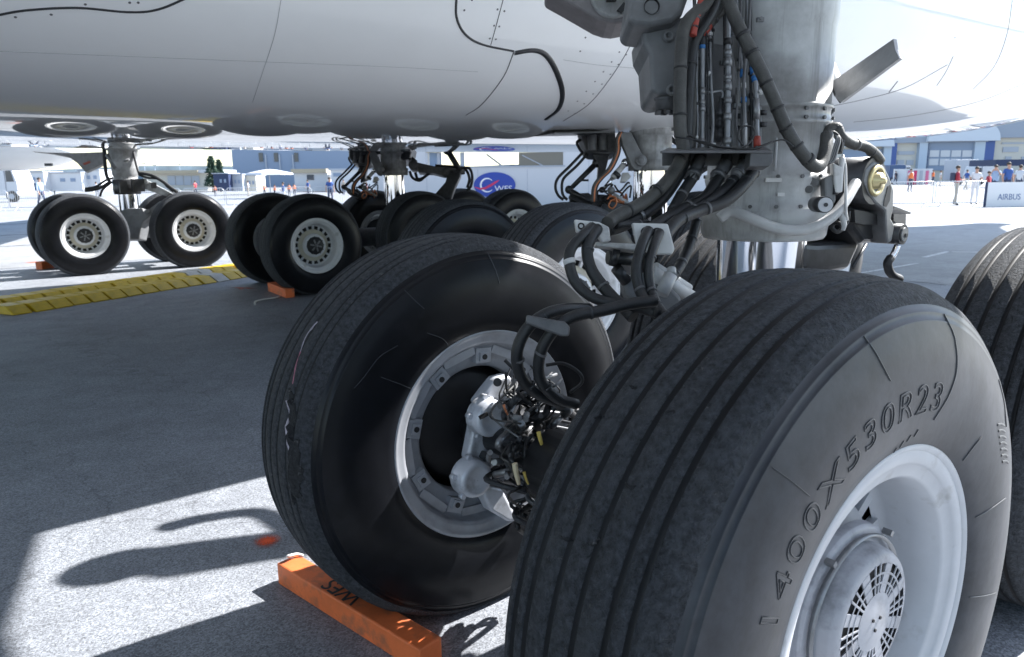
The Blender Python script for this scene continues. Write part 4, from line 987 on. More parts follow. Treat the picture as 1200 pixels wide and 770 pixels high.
for (x_, y_, arm) in ((BX, BY, True), (FX, FY, True)):
    root = None
    for name, me, bevel in BG + AG:
        if name == 'actuator_block' and y_ < 6: continue
        o = inst(name, me, air, Matrix.Translation((x_-4, y_-7, 0)))
        if bevel: bev(o, bevel)
for g in (NB, FB): bogie(g[0], g[0]+2*WB, g[1]+TB/2, (g[0], g[0]+WB, g[0]+2*WB), .66)
# open gear-bay door edges under the belly
b = MB(); b.beam(P(636,157.5,DB-.5), P(702,156.5,DB-.3), .5, .012); pt(b.build('gear_door', M['dark']))
b = MB(); b.beam(P(702,152,DB+.1), P(800,152,DB), .5, .05); pt(b.build('bay_frame', M['darkgrey']))

# ------------------------------------------------------------------ the far wing gear
WX, WY = FW[0]+1.7165/2, FW[1]+1.306/2
DW = DEP((WX, WY, 1.4))
def Q3(x, y, o=0.0): return P(100+x/6.417, 140+y/6.417, DW+o)     # enlarged detail of the far wing gear
wl = MB()
zb_ = Q3(0,565).z
wl.lathe([(zb_,.17),(zb_,.21),(Q3(0,530).z,.225),(Q3(0,455).z,.22),(Q3(0,450).z,.19),(Q3(0,430).z,.20),(Q3(0,420).z,.215),(Q3(0,330).z,.225),(Q3(0,240).z,.24),(Q3(0,235).z,.28),(Q3(0,140).z,.30),(2.6,.3)], (WX,WY,0), (0,0,1), 40)
o = pt(wl.build('oleo_leg', M['gear']))
b = MB(); b.lathe([(ZC,.16),(zb_+.02,.16)], (WX,WY,0), (0,0,1), 36); sub(b.build('piston', M['chrome']), o)
b = MB(); b.lathe([(zb_-.002,.20),(zb_,.215),(Q3(0,528).z,.232),(Q3(0,457).z,.228),(Q3(0,452).z,.2)], (WX,WY,0), (0,0,1), 40); b.box(Q3(285,510,-.25), (.12,.1,.2)); b.box(Q3(395,495,-.22), (.2,.1,.22)); sub(b.build('collar', M['dark']), o)
b = MB(); b.cyl(Q3(170,265,-.25), Q3(235,370,-.25), .05, n=12); b.cyl(Q3(240,330,-.28), Q3(330,300,-.28), .02, n=8); b.box(Q3(250,135,-.2), (.7,.3,.3)); sub(b.build('leg_fitting', M['midgrey']), o)
b = MB(); b.prism([Q3(x,y,-.15) for x,y in ((430,455),(470,460),(640,550),(610,575),(450,525),(425,500))], _d*.15); b.cyl(Q3(445,470,-.2), Q3(445,470,-.12), .06, n=16); o = pt(b.build('torque_link', M['gear'])); bev(o, .01)
b = MB(); b.box(Q3(515,495,-.16), (.08,.06,.10)); pt(b.build('link_slot', M['dark']))
b = MB(); b.prism([Q3(x,y,-.1) for x,y in ((250,690),(300,670),(430,665),(440,700),(560,610),(580,640),(470,740),(430,770),(400,900),(260,900))], _d*.3); b.cyl(Q3(470,695,-.15), Q3(470,695,.1), .05, n=16); o = pt(b.build('bogie_fitting', M['midgrey'])); bev(o, .02)
for pts, r_ in (([(400,405),(450,410),(520,430),(600,480),(650,520),(690,545)],.03),([(400,415),(470,440),(560,450),(620,510),(660,540)],.02),([(140,230),(150,350),(160,420),(190,480)],.03),([(190,470),(120,510),(50,530),(0,535)],.028),([(200,470),(130,530),(110,580)],.02),([(210,440),(150,460),(80,505),(0,520)],.02),([(110,150),(140,220),(150,300)],.03),([(360,240),(380,330),(400,400)],.02),([(130,180),(60,190),(0,215)],.008)):
    b = MB(); b.tube([Q3(x,y,-.2) for x,y in pts], r_, 7); pt(b.build('hydraulic_hose', M['ink']))
b = MB(); b.prism([Q3(x,y,-.12) for x,y in ((-405,238),(-300,248),(-100,252),(130,245),(140,330),(0,395),(-60,330),(-120,285),(-250,258))], _d*.10); o = pt(b.build('leg_door', M['belly_grey'])); bev(o, .01)
b = MB(); b.prism([Q3(x,y,-.125) for x,y in ((-20,330),(30,312),(40,325),(-10,345))], _d*.006); pt(b.build('warning_mark', mat('faded red mark', (.35,.08,.05), .6)))
bogie(FW[0], FW[0]+1.7165, WY, (FW[0], FW[0]+1.7165), .6)

# ------------------------------------------------------------------ chocks and the cable ramp
def chock(a, b_, wd, ht, text=True, label='', rope=None):
    """a, b_: centre points of the two ends on the ground"""
    a = Vector(a); b_ = Vector(b_); c = (a+b_)/2; L_ = (b_-a).length; rz = math.atan2((b_-a).y, (b_-a).x)
    o = empty('wheel_chock', c, rz)
    tag(o, label, 'wheel chock', 'orange wheel chocks at the tyres')
    q = MB(); q.box((0,0,ht/2), (L_, wd, ht)); k = q.build('block', M['orange'], o); bev(k, .006, 2)
    if text:
        me = text_mesh('WFS', .098, depth=.0008, mat=M['ink'])
        inst('lettering', me, o, Matrix.Translation((L_*(-.06 if text == 2 else .14),0,ht+.001)) @ Matrix.Rotation(math.pi if text == 2 else 0,4,'Z') @ Matrix.Scale(1.0,4))
    if rope:
        q = MB(); q.tube([Vector(p) for p in rope], .006, 6); q.build('rope', M['rope'], o)
    return o
c1 = chock((-.520,1.745,0),(-.362,.930,0),.094,.088,2,'long orange chock with black stencilled letters under the tyre with the open brake hub',[(-.40,.02,.086),(-.405,.0,.10),(-.39,-.01,.11),(-.395,.03,.10),(-.38,.05,.09)])
a_, b_ = PZ(314,341), PZ(335,349.5)
c2 = chock(a_+(b_-a_).normalized().cross(Vector((0,0,1)))*-.06, b_+(b_-a_).normalized().cross(Vector((0,0,1)))*-.06, .12, .12, False, 'short orange chock with a trailing white rope at the body gear tyre')
pr = PZ(327,349); q = MB(); q.tube([Vector((p.x,p.y,.012)) for p in (PZ(328,348),PZ(322,350),PZ(308,352),PZ(299,354.5),PZ(299,358))], .011, 6); o = q.build('rope', M['rope']); bpy.context.view_layer.update(); o.parent = c2; o.matrix_parent_inverse = c2.matrix_world.inverted()
a_, b_ = PZ(46,316), PZ(60,314)
chock(a_, b_+(b_-a_)*.2, .14, .14, False, 'small orange chock before the farthest left tyre')

A0, A1 = PZ(-22,366), PZ(292,317.5)
tdir = (A1-A0).normalized(); ndir = Vector((-tdir.y, tdir.x, 0)); Lr = (A1-A0).length
seg_me = {}
def ramp_seg(length, wd, h):
    q = MB(); x = length/2-.014; e = .05
    q.prism([Vector((-x,-wd/2,0)),Vector((-x,-wd/2,.012)),Vector((-x,-wd/2+.16,h)),Vector((-x,wd/2-.16,h)),Vector((-x,wd/2,.012)),Vector((-x,wd/2,0))], (2*x,0,0))
    return q
NSEG = 17; SL = Lr/NSEG
for row, off in ((0, -.33), (1, .33)):
    rt = empty('cable_ramp', A0+tdir*Lr/2+ndir*off, math.atan2(tdir.y, tdir.x))
    tag(rt, ('yellow cable ramp row lying nearer the camera on dark asphalt', 'yellow cable ramp row lying behind, nearer the far wing gear')[row], 'cable ramp', 'yellow cable ramps across the apron')
    me_y = ramp_seg(SL, .60, .10).mesh('ramp_segment', M['yellow']); me_g = ramp_seg(SL, .60, .104).mesh('ramp_segment', M['rampgrey'])
    for k in range(NSEG):
        g = (k in (12,) and row == 0) or (k in (12,13) and row == 1)
        o = inst('ramp_segment', me_g if g else me_y, rt, Matrix.Translation((-Lr/2+SL*(k+.5)+(.10 if row else 0), random.uniform(-.015,.015), 0)) @ Matrix.Rotation(random.uniform(-.02,.02),4,'Z') @ Matrix.Rotation(random.uniform(-.02,.02),4,'Y'))
        bev(o, .008, 1)

# ------------------------------------------------------------------ the show ground behind
for n_, c_, r_ in (('w1',(.60,.61,.63),.5),('w2',(.40,.43,.48),.5),('bluegrey',(.24,.30,.40),.6),('roofgrey',(.30,.34,.40),.6),('dome',(.55,.60,.66),.45),('pillar',(.45,.53,.62),.5),('bluepost',(.05,.10,.30),.45),
                   ('glassdark',(.05,.065,.09),.1),('tan',(.42,.36,.26),.7),('creamwall',(.60,.57,.50),.7),('brownpanel',(.20,.185,.15),.6),('navy',(.02,.035,.09),.6),('orangevest',(.85,.20,.05),.6),('crimson',(.40,.03,.05),.7),
                   ('palecloth',(.65,.66,.68),.8),('beige',(.42,.38,.32),.8),('royal',(.04,.10,.32),.7),('skyshirt',(.35,.46,.62),.8),('skin',(.48,.28,.20),.6),('hair',(.05,.035,.025),.7),('denim',(.05,.06,.10),.8),('pink',(.62,.16,.28),.6),('truckblue',(.03,.07,.16),.4),('tyreblack',(.02,.02,.02),.8),('wfsblue',(.02,.06,.36),.4),('wfsred',(.60,.03,.12),.5),('paper',(.82,.82,.83),.5),('bannerblue',(.10,.17,.34),.6)):
    flat(n_, c_, r_)
def hor(u): return 213.95-14.35*u/1200
FZ = facing()
class Site:
    """a thing that stands facing the camera at depth D; pixels give its real sizes"""
    def __init__(s, name, u0, D, label, cat, group=None, turn=0):
        s.u0, s.D = u0, D; s.o = empty(name, GR(u0, D), FZ+turn); tag(s.o, label, cat, group)
    def x(s, u): return (u-s.u0)*s.D/F
    def z(s, v, u=None): return max(0, CAM.z+(hor(s.u0 if u is None else u)-v)*s.D/F)
    def block(s, name, u0, v0, u1, v1, y0, y1, m_, bevel=0, parent=None):
        b = MB(); x0, x1 = s.x(u0), s.x(u1); za, zb = s.z(v0, u0), s.z(v1, u0)
        b.box(((x0+x1)/2,(y0+y1)/2,(za+zb)/2), (x1-x0, y1-y0, abs(za-zb)))
        o = b.build(name, m_, parent or s.o)
        if bevel: bev(o, bevel)
        return o
# hangar
h = Site('hangar', 1100, 120, 'large hangar with two pale barrel roofs, blue posts and a glazed grey door', 'hangar')
h.block('wall', 960, 163, 1330, 214, 0, 26, M['creamwall'])
h.block('roof_band', 950, 154, 1085, 170, -1.0, 28, M['roofgrey']); h.block('roof_band', 1085, 153, 1150, 168, -1.0, 28, M['roofgrey']); h.block('roof_band', 1150, 141, 1330, 163, -1.0, 28, M['roofgrey'])
for (ua, ub, vt, vb) in ((1078,1161,140.5,167),(986,1040,154.5,172)):
    b = MB(); x0, x1 = h.x(ua), h.x(ub); zt, zb = h.z(vt), h.z(vb); vs = []; N = 20
    for y in (-1.6, 27):
        for i in range(N+1):
            t = math.pi*(1-i/N); vs.append(((x0+x1)/2+(x1-x0)/2*math.cos(t), y, zb+(zt-zb)*math.sin(t)**.85))
    b.add(vs, [(i, i+1, N+2+i, N+1+i) for i in range(N)], 0, True); b.add(vs[:N+1], [tuple(range(N+1))]); b.add(vs[N+1:], [tuple(range(N+1))])
    b.build('barrel_roof', M['dome'], h.o)
h.block('door', 1084, 168, 1136, 200, -.4, 0, M['bluegrey'])
for r_ in range(2):
    for k in range(4): h.block('pane', 1085.5+12.7*k, 177+9.5*r_, 1096.5+12.7*k, 184.5+9.5*r_, -.5, -.4, M['w1'])
for (a_, c_, m_) in ((1072,1084,'pillar'),(1136,1148,'pillar'),(1040,1046,'bluepost'),(1148,1159,'bluepost'),(1031,1040,'pillar'),(1081.5,1084,'bluepost')): h.block('post', a_, 166, c_, 214, -.8, 0, M[m_])
for (a_, c_) in ((1000,1030),): h.block('door', a_-14, 176, c_, 205, -.4, 0, M['bluegrey'])
for (a_, c_, v0, v1) in ((1050,1069,178,182),(1050,1058,188,194),(1061,1069,188,194),(1172,1190,173,179),(1176,1183,184,190),(1195,1204,184,190),(1208,1230,173,179),(1170,1196,168,170)): h.block('window', a_, v0, c_, v1, -.15, .0, M['w2'])
# vehicles in front of the hangar
def truck(name, u0, D, u1, vt, m_cab, m_box, label, cat, group=None, cabside=-1, boxtop=None):
    t = Site(name, (u0+u1)/2, D, label, cat, group); W_ = t.x(u1)-t.x(u0); H_ = t.z(vt)
    b = MB(); cabx = W_*.30
    sx = cabside
    b.prism([Vector((sx*W_/2, -1.1, .5)),Vector((sx*W_/2, -1.1, H_*.55)),Vector((sx*(W_/2-cabx*.35), -1.1, H_*.92)),Vector((sx*(W_/2-cabx), -1.1, H_*.92)),Vector((sx*(W_/2-cabx), -1.1, .5))], (0,2.2,0))
    o = b.build('cab', M[m_cab], t.o); bev(o, .08)
    b = MB(); b.prism([Vector((sx*(W_/2-cabx*.22), -1.11, H_*.55)),Vector((sx*(W_/2-cabx*.40), -1.11, H_*.84)),Vector((sx*(W_/2-cabx*.9), -1.11, H_*.84)),Vector((sx*(W_/2-cabx*.9), -1.11, H_*.55))], (0,2.22,0)); b.build('cab_window', M['glassdark'], t.o)
    b = MB(); b.box((-sx*cabx/2, 0, .5+H_*.5-.25), (W_-cabx-.05, 2.3, H_-.6)); o = b.build('body', M[m_box], t.o); bev(o, .06)
    for xx in (-W_*.33, W_*.33):
        b = MB(); b.cyl((xx,-1.15,.45),(xx,-.85,.45),.45,n=16); b.cyl((xx,-1.17,.45),(xx,-1.14,.45),.22,n=12,mi=1); b.build('wheel', [M['tyreblack'], M['w2']], t.o)
    b = MB(); b.box((sx*(W_/2-.1),-1.12,.75),(.1,.04,.15)); b.build('headlight', M['paper'], t.o)
    return t
truck('truck', 1037, 95, 1064, 193, 'w2', 'truckblue', 'dark blue box truck parked before the hangar', 'truck', None, 1)
t = Site('exhibition_stand', 1078, 88, 'low white stand with pink and red striped panels before the hangar', 'stand')
t.block('wall', 1062, 198, 1093, 216, 0, 3, M['w1'])
for k in range(4): t.block('panel', 1064+7*k, 200, 1067.5+7*k, 216, -.06, 0, M[('pink','wfsred','w2','pink')[k]])
truck('truck', 1112, 85, 1150, 187, 'w1', 'w2', 'pale grey truck with a tall body behind the crowd barrier', 'truck', None, 1)
truck('van', 1136, 78, 1160, 193, 'w1', 'w1', 'white van behind the person in pale clothes', 'van', None, -1)
t = Site('canopy', 1180, 70, 'dark navy canopy on posts over a stand at the far right', 'canopy')
t.block('roof', 1150, 188, 1216, 195, -2, 2, M['navy'])
for u_ in (1153, 1190, 1213): t.block('post', u_-.6, 195, u_+.6, 216, -1.9, -1.75, M['w2'])
t.block('counter', 1168, 205, 1212, 218, 0, .8, M['w2'])
# left-hand buildings
t = Site('warehouse', 350, 150, 'long blue grey warehouse with small dark windows beyond the barriers', 'warehouse')
t.block('wall', 274, 150, 470, 222, 0, 30, M['bluegrey'])
for u_ in (308, 325.5, 349): t.block('window', u_-2.2, 180, u_+2.4, 190, -.2, .02, M['glassdark'])
for u_ in (313.5, 329.5, 345): t.block('drainpipe', u_-.7, 182, u_+.7, 206, -.25, 0, M['w2'])
t = Site('pavilion', 208, 100, 'low glazed pavilion with a flat tan roof left of the tree', 'pavilion')
t.block('wall', 168, 203.5, 243, 224, 0, 6, M['creamwall']); t.block('roof', 165, 200.5, 236, 204, -1, 7, M['tan']); t.block('roof', 236, 199.5, 262, 203, -.8, 5, M['w1'])
for k in range(4): t.block('window', 197+9.5*k, 206, 205.5+9.5*k, 217, -.1, .02, M['w2'])
t = Site('pavilion', 364, 90, 'small hut with a yellowish flat roof below the grey warehouse', 'pavilion')
t.block('wall', 345, 203, 384, 224, 0, 4, M['w1']); t.block('roof', 343, 198.5, 384, 203, -.6, 4.4, M['tan']); t.block('window', 360, 205, 368, 211, -.1, .02, M['glassdark'])
t = Site('pavilion', 410, 88, 'white hut half hidden behind the far body gear', 'pavilion')
t.block('wall', 388, 200, 440, 226, 0, 4, M['w1']); t.block('window', 391, 203, 400, 207, -.1, .02, M['bluegrey']); t.block('roof', 386, 198, 442, 200, -.3, 4.3, M['w2'])
truck('van', -14, 60, 30, 194, 'w1', 'w1', 'white van with a dark side window at the far left', 'van', None, 1)
for k, (a_, c_, vt, lb) in enumerate(((30,52,202,'white site cabin just right of the white van'),(53,96,203,'wide white site cabin with two pairs of small windows'),(92,118,200,'white site cabin under the left leg door'),(250,268,204,'dark open stall with an orange vest hanging before it'),(268,284,205,'blue grey stall beside the tree'),(285,300,206,'small pale stall left of the white parasol'))):
    t = Site('site_cabin', (a_+c_)/2, 72+k, lb, 'cabin', 'small cabins behind the left barriers')
    t.block('wall', a_, vt, c_, 224, 0, 3, M[('w1','w1','w1','navy','w2','creamwall')[k]], .05)
    for q_ in range(2): t.block('window', a_+(c_-a_)*(.42+.28*q_), vt+6, a_+(c_-a_)*(.55+.28*q_), vt+10, -.06, .02, M['bluegrey'])
    t.block('roof', a_-.8, vt-1, c_+.8, vt, -.2, 3.2, M['w2'])
t = Site('parasol', 316, 62, 'wide white parasol left of the man in blue', 'parasol')
b = MB(); b.lathe([(t.z(205),2.0),(t.z(203),1.9),(t.z(199.5),.7),(t.z(198.5),.02)], (0,0,0), (0,0,1), 8, smooth=False); b.build('canopy', M['w1'], t.o)
b = MB(); b.cyl((0,0,0),(0,0,t.z(199)),.04); b.build('pole', M['w2'], t.o)
# distant hills and tree
b = MB(); n_ = 60; rr = random.Random(2); pts = []
for i in range(n_+1):
    an = FZ+math.pi*(.02+.96*i/n_); r_ = 900; hgt = 5+7*(.5+.5*math.sin(i*.7))*rr.uniform(.5,1); c_ = Vector((CAM.x+math.cos(an)*r_, CAM.y+math.sin(an)*r_, 0))
    pts += [c_, c_+Vector((0,0,hgt+6)), c_+Vector((math.cos(an)*80, math.sin(an)*80, 0))]
b.add(pts, [(3*i,3*i+3,3*i+4,3*i+1) for i in range(n_)]+[(3*i+1,3*i+4,3*i+5,3*i+2) for i in range(n_)], 0, True)
o = b.build('hills', mat('distant woods', (.10,.14,.17), .9, noise=(.05,.4))); tag(o, kind='structure')
def conifer(u, D, vt, wpx, label, seed):
    rr = random.Random(seed); t = Site('conifer_tree', u, D, label, 'tree'); H_ = t.z(vt); Wd = wpx/2/F*D
    b = MB(); b.cyl((0,0,0),(0,0,H_*.95), .16, .03, 8); b.build('trunk', mat('bark', (.07,.05,.035), .9), t.o)
    b = MB()
    for i in range(900):
        h_ = rr.uniform(.10,1)**.8; r_ = Wd*(1-h_)**.75*(.35+.75*rr.random()**.6)*(1+.25*math.sin(h_*23+i%3)); an = rr.uniform(0,2*math.pi)
        p = Vector((r_*math.cos(an), r_*math.sin(an), H_*h_)); d_ = Vector((math.cos(an), math.sin(an), rr.uniform(-.5,.5)))*rr.uniform(.18,.42); s_ = Vector((-math.sin(an), math.cos(an), rr.uniform(-.4,.4)))*rr.uniform(.08,.2)
        b.add([p-d_*.3-s_, p+d_, p-d_*.3+s_, p+Vector((0,0,.12))], [(0,1,3),(3,1,2)], rr.randint(0,1))
    b.build('crown', [mat('dark needles', (.022,.055,.035), .8), mat('light needles', (.045,.085,.05), .8)], t.o)
conifer(249, 95, 184, 17, 'dark conifer behind the small stalls left of the warehouse', 4)
conifer(258, 99, 188, 12, 'shorter conifer just right of the taller one', 9)
for u_, vt, lb in ((171,192,'taller thin pole nearest the far wing gear leg'),(183,194,'short thin pole between two others above the tan roof'),(212,193,'thin pole nearest the conifers above the tan roof')):
    t = Site('lamp_mast', u_, 170, lb, 'pole', 'thin poles against the sky at the left'); b = MB(); b.cyl((0,0,0),(0,0,t.z(vt)),.10,.06,8); b.build('shaft', M['bluegrey'], t.o); b = MB(); b.box((0,0,t.z(vt)),(1.0,.2,.15)); b.build('head', M['bluegrey'], t.o)

# white hospitality building with the oval sign
t = Site('white_building', 570, 40, 'white panelled building with an oval blue sign and a long opening under its roof', 'building')
wt, wb_ = 196.5, 178.5
t.block('wall', 438, 150, 502, 260, 0, 3, M['w1']); t.block('wall', 502, wt, 660, 260, 0, .12, M['w1']); t.block('wall', 660, 150, 900, 260, 0, 3, M['w1'])
t.block('roof_beam', 500, 176, 662, wb_+1, -.08, .3, M['tan']); t.block('roof', 500, 150, 662, 175.9, -.1, 3.2, M['w1'])
t.block('panel', 608, wb_+1.1, 659.8, wt-.1, .02, .1, M['brownpanel']); t.block('sill', 500, wt-.7, 662, wt+1, -.06, .14, M['w2'])
for u_, w_ in ((542,2.5),(514,1.5)): t.block('post', u_-w_, wb_+1, u_+w_, wt-.2, .1, .3, M['w2'])
t.block('curtain', 503, wb_+1, 517, wt-.2, .4, .5, M['skyshirt'])
b = MB(); b.beam((t.x(570),.6,t.z(181)), (t.x(590),.6,t.z(196)), .06, .10); b.beam((t.x(612),-.02,t.z(183)), (t.x(636),-.02,t.z(195)), .02, .05); b.build('brace', M['w2'], t.o)
for u_ in (618, 500, 560, 690, 735): t.block('panel_joint', u_-.25, 198.5 if 502 < u_ < 660 else 165, u_+.25, 255, -.012, 0, M['w2'])
# oval sign: blue ellipse with a white ring, a red swoosh and white letters
sx, sz = t.x(579.5), t.z(216.8); ra, rb = 24.5/F*40, 14.8/F*40
sg = empty('oval_sign', t.o.matrix_world @ Vector((0,0,0))); bpy.context.view_layer.update()
sg.location = t.o.matrix_world @ Vector((sx, -.05, sz)); sg.rotation_euler = (0,0,FZ)
tag(sg, 'oval blue sign with white ring, red swoosh and white letters on the white building', 'sign')
b = MB(); b.prism([Vector((ra*math.cos(2*math.pi*i/48), -.02, rb*math.sin(2*math.pi*i/48))) for i in range(48)], (0,.05,0)); b.build('plate', M['wfsblue'], sg)
b = MB(); q = []
for i in range(21):
    an = R(40+280*i/20); q.append((an, .085*math.sin(math.pi*i/20)**.6+.01))
cx_, r_ = -ra*.35, rb*.52
b.add([(cx_+ (r_+k*w_/2)*math.cos(a_), -.026, (r_+k*w_/2)*math.sin(a_)) for a_, w_ in q for k in (-1,1)], [(2*i,2*i+1,2*i+3,2*i+2) for i in range(20)]); b.build('ring', M['paper'], sg)
b = MB(); q = [(-.95,-.10,.02),(-.7,-.22,.05),(-.45,-.18,.07),(-.2,-.02,.08),(.05,.16,.07),(.22,.28,.02)]
b.add([(x*ra, -.029, (z+k*w_)*rb*1.3) for x, z, w_ in q for k in (-1,1)], [(2*i,2*i+1,2*i+3,2*i+2) for i in range(len(q)-1)]); b.build('swoosh', M['wfsred'], sg)
me = text_mesh('WFS', .42, depth=.004, mat=M['paper']); o = inst('lettering', me, sg, Matrix.Translation((ra*.42,-.03,-rb*.30)) @ Matrix.Rotation(math.pi/2,4,'X') @ Matrix.Diagonal((1.15,1,1,1)))

# crowd barriers
def barrier_proto():
    o = empty('crowd_barrier'); tag(o, 'x', 'barrier')
    b = MB(); L_, H_ = 2.3, 1.1
    b.tube([(-L_/2,0,.18),(-L_/2,0,H_-.12),(-L_/2+.12,0,H_),(L_/2-.12,0,H_),(L_/2,0,H_-.12),(L_/2,0,.18),(-L_/2,0,.18)], .019, 8, raw=True); b.build('frame', M['galv'], o)
    b = MB()
    for i in range(19):
        x = -L_/2+L_*(i+1)/20; b.cyl((x,0,.18),(x,0,H_), .008, n=6, caps=False)
    k = b.build('bars', M['galv'], o); tag(k, kind='stuff')
    for x in (-L_*.32, L_*.32):
        b = MB(); b.tube([(x,-.32,.0),(x,-.2,.05),(x,0,.19),(x,.2,.05),(x,.32,.0)], .016, 6); b.build('foot', M['galv'], o)
    return o
proto = None
def barrier(p, rz, label, group):
    global proto
    if proto is None: proto = barrier_proto(); o = proto
    else: o = copy_tree(proto)
    o.location = p; o.rotation_euler = (0,0,rz); tag(o, label, 'barrier', group)
BARL = ('leftmost crowd barrier, cut by the left edge below the white van','crowd barrier right behind the walking man with the backpack','crowd barrier behind the front wheel of the far wing gear','crowd barrier behind the leg of the far wing gear','crowd barrier behind the rear wheel of the far wing gear','crowd barrier just left of the black tyres of the far body gear','crowd barrier before the white parasol','crowd barrier before the person in the blue top','crowd barrier before the person in dark blue','crowd barrier behind the leg of the far body gear','last crowd barrier at the right end of the left row')
u_ = -18; k = 0
while u_ < 455:
    barrier(GR(u_, 41), FZ+.03*math.sin(k), BARL[k], 'barriers along the left'); u_ += 51; k += 1
for k, (u_, nm) in enumerate(((1005,'galvanised crowd barrier just right of the near gear leg'),(1067,'galvanised crowd barrier before the figure in the orange vest'),(1128,'galvanised crowd barrier before the person in red'))):
    barrier(GR(u_, 32.5), FZ-.05, nm, 'barriers along the right')
t = Site('banner_barrier', 1190, 32, 'crowd barrier covered by a white banner with blue capitals', 'barrier')
t.block('banner', 1158.5, 213.5, 1222, 243.5, -.02, .02, M['paper']); t.block('frame', 1157, 213, 1159.3, 244.5, -.03, .03, M['navy'])
me = text_mesh('AIRBUS', .36, depth=.003, mat=M['bannerblue']); inst('lettering', me, t.o, Matrix.Translation((t.x(1186),-.024,t.z(230.5))) @ Matrix.Rotation(math.pi/2,4,'X') @ Matrix.Diagonal((.85,1,1,1)))
t.block('foot', 1168, 243.2, 1170, 244.6, -.4, .4, M['galv']); t.block('foot', 1204, 243.2, 1206, 244.6, -.4, .4, M['galv'])

# people
def person(p, hgt, yaw, mats, label, pose='stand', group=None, extra=None):
    """mats = (shirt, trousers, sleeves)"""
    o = empty('person', p, yaw); tag(o, label, 'person', group); k = hgt/1.75
    V = {}; E_ = []; Rr = {}
    def j(n, x, y, z, r_, par=None):
        V[n] = (x*k, y*k, z*k); Rr[n] = r_*k
        if par: E_.append((par, n))
    j('pel',0,0,.95,.125); j('waist',0,0,1.10,.115,'pel'); j('chest',0,.01,1.32,.135,'waist'); j('neck',0,.0,1.49,.055,'chest'); j('chin',0,-.015,1.56,.065,'neck'); j('head',0,-.005,1.64,.085,'chin'); j('crown',0,.0,1.72,.06,'head')
    st_ = .22 if pose == 'walk' else .02
    for s_, nm in ((-1,'l'),(1,'r')):
        d_ = s_*st_
        j('hip'+nm, s_*.09,0,.88,.085,'pel'); j('knee'+nm, s_*.10,-d_*.5-.02,.50,.062,'hip'+nm); j('ank'+nm, s_*.10,-d_+(.08 if d_ < 0 else 0),.09,.042,'knee'+nm); j('toe'+nm, s_*.11,-d_-.15,.035,.034,'ank'+nm)
        j('sho'+nm, s_*.17,.01,1.42,.062,'chest')
        if pose == 'photo': el, wr, ha = (s_*.24,-.08,1.26), (s_*.10,-.24,1.50), (s_*.05,-.27,1.58)
        elif pose == 'hold': el, wr, ha = (s_*.25,.0,1.14), (s_*.15,-.22,1.12), (s_*.08,-.30,1.14)
        else: el, wr, ha = (s_*.24,.03+d_*.4,1.14), (s_*.25,-.05+d_*.6,.90), (s_*.24,-.08+d_*.7,.80)
        j('elb'+nm, *el, .043, 'sho'+nm); j('wri'+nm, *wr, .030, 'elb'+nm); j('han'+nm, *ha, .036, 'wri'+nm)
    names = list(V); me = bpy.data.meshes.new('body'); me.from_pydata([V[n] for n in names], [(names.index(a), names.index(b)) for a, b in E_], []); 
    b = bpy.data.objects.new('body', me); COL.objects.link(b)
    b.modifiers.new('s','SKIN'); me.skin_vertices[0].data[0].use_root = True
    for i, n in enumerate(names): r_ = Rr[n]; me.skin_vertices[0].data[i].radius = (r_*(1.25 if n in ('chest','waist','pel') else 1), r_)
    ss = b.modifiers.new('d','SUBSURF'); ss.levels = 1; ss.render_levels = 1
    bpy.context.view_layer.update()
    m2 = bpy.data.meshes.new_from_object(b.evaluated_get(bpy.context.evaluated_depsgraph_get())); bpy.data.objects.remove(b)
    m2.name = 'body'; m2.materials.clear()
    for q_ in ('skin', mats[0], mats[1], 'tyreblack'): m2.materials.append(M[q_])
    sleeve = mats[2] if len(mats) > 2 else 0
    for f in m2.polygons:
        f.use_smooth = True; c = f.center; best = min(names, key=lambda n: (Vector(V[n])-c).length-Rr[n])
        if best in ('neck','chin','head','crown') or best[:3] in ('han','wri') or (best[:3] == 'elb' and not sleeve): f.material_index = 0
        elif best[:3] in ('toe',) : f.material_index = 3
        elif best in ('pel',) or best[:3] in ('hip','kne','ank'): f.material_index = 2
        else: f.material_index = 1
    inst('body', m2, o)
    q = MB(); q.sphere((0,.018*k,1.675*k), .092*k, (1,1.08,.95), 14, 8); q.v = [(x,y,z) for x,y,z in q.v]
    q.f = [f for f in q.f if sum(q.v[i][2] for i in f)/len(f) > 1.645*k or sum(q.v[i][1] for i in f)/len(f) > .05*k]; q.m = [0]*len(q.f); q.sm = [True]*len(q.f)
    q.build('hair', M[(extra or {}).get('hair','hair')], o)
    if extra and 'pack' in extra:
        q = MB(); q.box((0,.20*k,1.24*k),(.30*k,.18*k,.42*k)); bev(q.build('backpack', M[extra['pack']], o), .05*k, 3)
    if extra and 'vest' in extra:
        q = MB(); q.lathe([(1.02*k,.165*k),(1.2*k,.172*k),(1.38*k,.18*k),(1.46*k,.12*k)], (0,0,0), (0,0,1), 18); q.v = [(x,y*.80,z) for x,y,z in q.v]; q.build('vest', M[extra['vest']], o)
    return o
def stand(u, D, hpx, yaw, mats, label, pose='stand', group=None, extra=None): return person(GR(u, D), hpx*D/F, FZ+yaw, mats, label, pose, group, extra)
stand(46, 42.5, 37, 1.2, ('skyshirt','navy',1), 'man in a pale shirt with a dark backpack walking by the barriers', 'walk', None, {'pack':'navy'})
stand(331, 46, 26, -1.0, ('royal','palecloth',1), 'person in a blue top before the parasol, right of the other figures', 'hold')
stand(386, 43, 33, .4, ('royal','navy'), 'person in dark blue beside the loops of hose on the far body gear', 'stand')
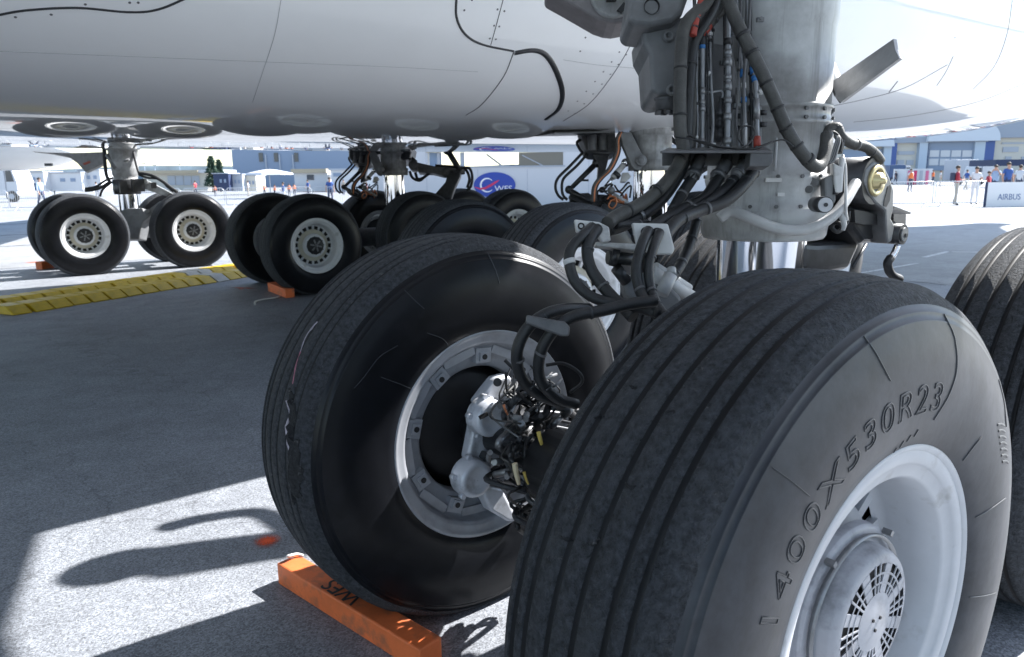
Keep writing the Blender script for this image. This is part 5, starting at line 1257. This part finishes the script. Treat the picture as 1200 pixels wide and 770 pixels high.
for k, (u_, D, hp, lb) in enumerate(((251,70,13,'person in an orange vest left of the parasol by the dark stall'),(309,66,15,'person in an orange vest under the left edge of the parasol'),(321,64,15,'person in an orange vest under the parasol'),(338,66,15,'first person in an orange vest right of the person in blue'),(344,69,14,'second person in an orange vest right of the person in blue'))):
    stand(u_, D, hp, rnd.uniform(-2,2), ('orangevest','denim',1), lb, 'stand', 'people in orange vests at the left', {'vest':'orangevest'})
stand(429, 58, 19, 2.0, ('crimson','palecloth'), 'person in dark red behind the far body gear leg', 'stand')
stand(1068, 57, 27, .2, ('palecloth','denim'), 'figure in an orange vest and dark trousers beyond the right barriers', 'stand', None, {'vest':'orangevest'})
stand(1094, 82, 18, .5, ('crimson','denim'), 'smaller far figure in an orange vest standing before the striped stand', 'stand', None, {'vest':'orangevest'})
stand(1123, 34, 46, 1.2, ('crimson','beige',1), 'person in a red jacket and beige trousers behind the right barrier', 'hold', None, {'pack':'denim'})
stand(1145, 34.5, 44, -.3, ('palecloth','palecloth'), 'person all in pale clothes next to the person in red', 'hold', None, {'pack':'w2'})
stand(1160, 37, 36, .6, ('crimson','denim'), 'person in dark clothes between the pale figure and the banner', 'stand')
stand(1167, 38, 42, -.6, ('skyshirt','navy'), 'person in a light blue shirt photographing over the banner', 'photo')
stand(1182, 36, 47, .1, ('royal','navy'), 'person in a dark blue shirt standing behind the banner', 'stand')

for k, (u_, D, hp, mats_, lb) in enumerate(((1008,60,25,('palecloth','denim'),'distant figure in a pale top just right of the near leg'),(1050,90,16,('denim','navy'),'far figure in dark clothes beside the blue truck'),(1103,75,19,('palecloth','beige'),'far figure in pale top and beige trousers right of the small orange vest'),(1134,60,24,('royal','beige'),'far figure in blue between the person in red and the pale one'),(1196,40,40,('palecloth','denim'),'person in a white top at the right edge behind the banner'),
    (62,75,18,('denim','navy'),'far figure in dark clothes right of the walking man'),(112,70,19,('palecloth','denim'),'far figure beside the cabin under the leg door'),(228,66,20,('crimson','denim'),'far figure in red before the glazed pavilion'),(290,70,18,('palecloth','beige'),'far figure in pale clothes left of the parasol'),(360,64,20,('royal','denim'),'far figure in blue before the yellow roofed hut'),(402,70,18,('beige','denim'),'far figure in beige before the white hut'))):
    stand(u_, D, hp, .6*k, mats_, lb, 'walk' if k % 2 else 'stand')
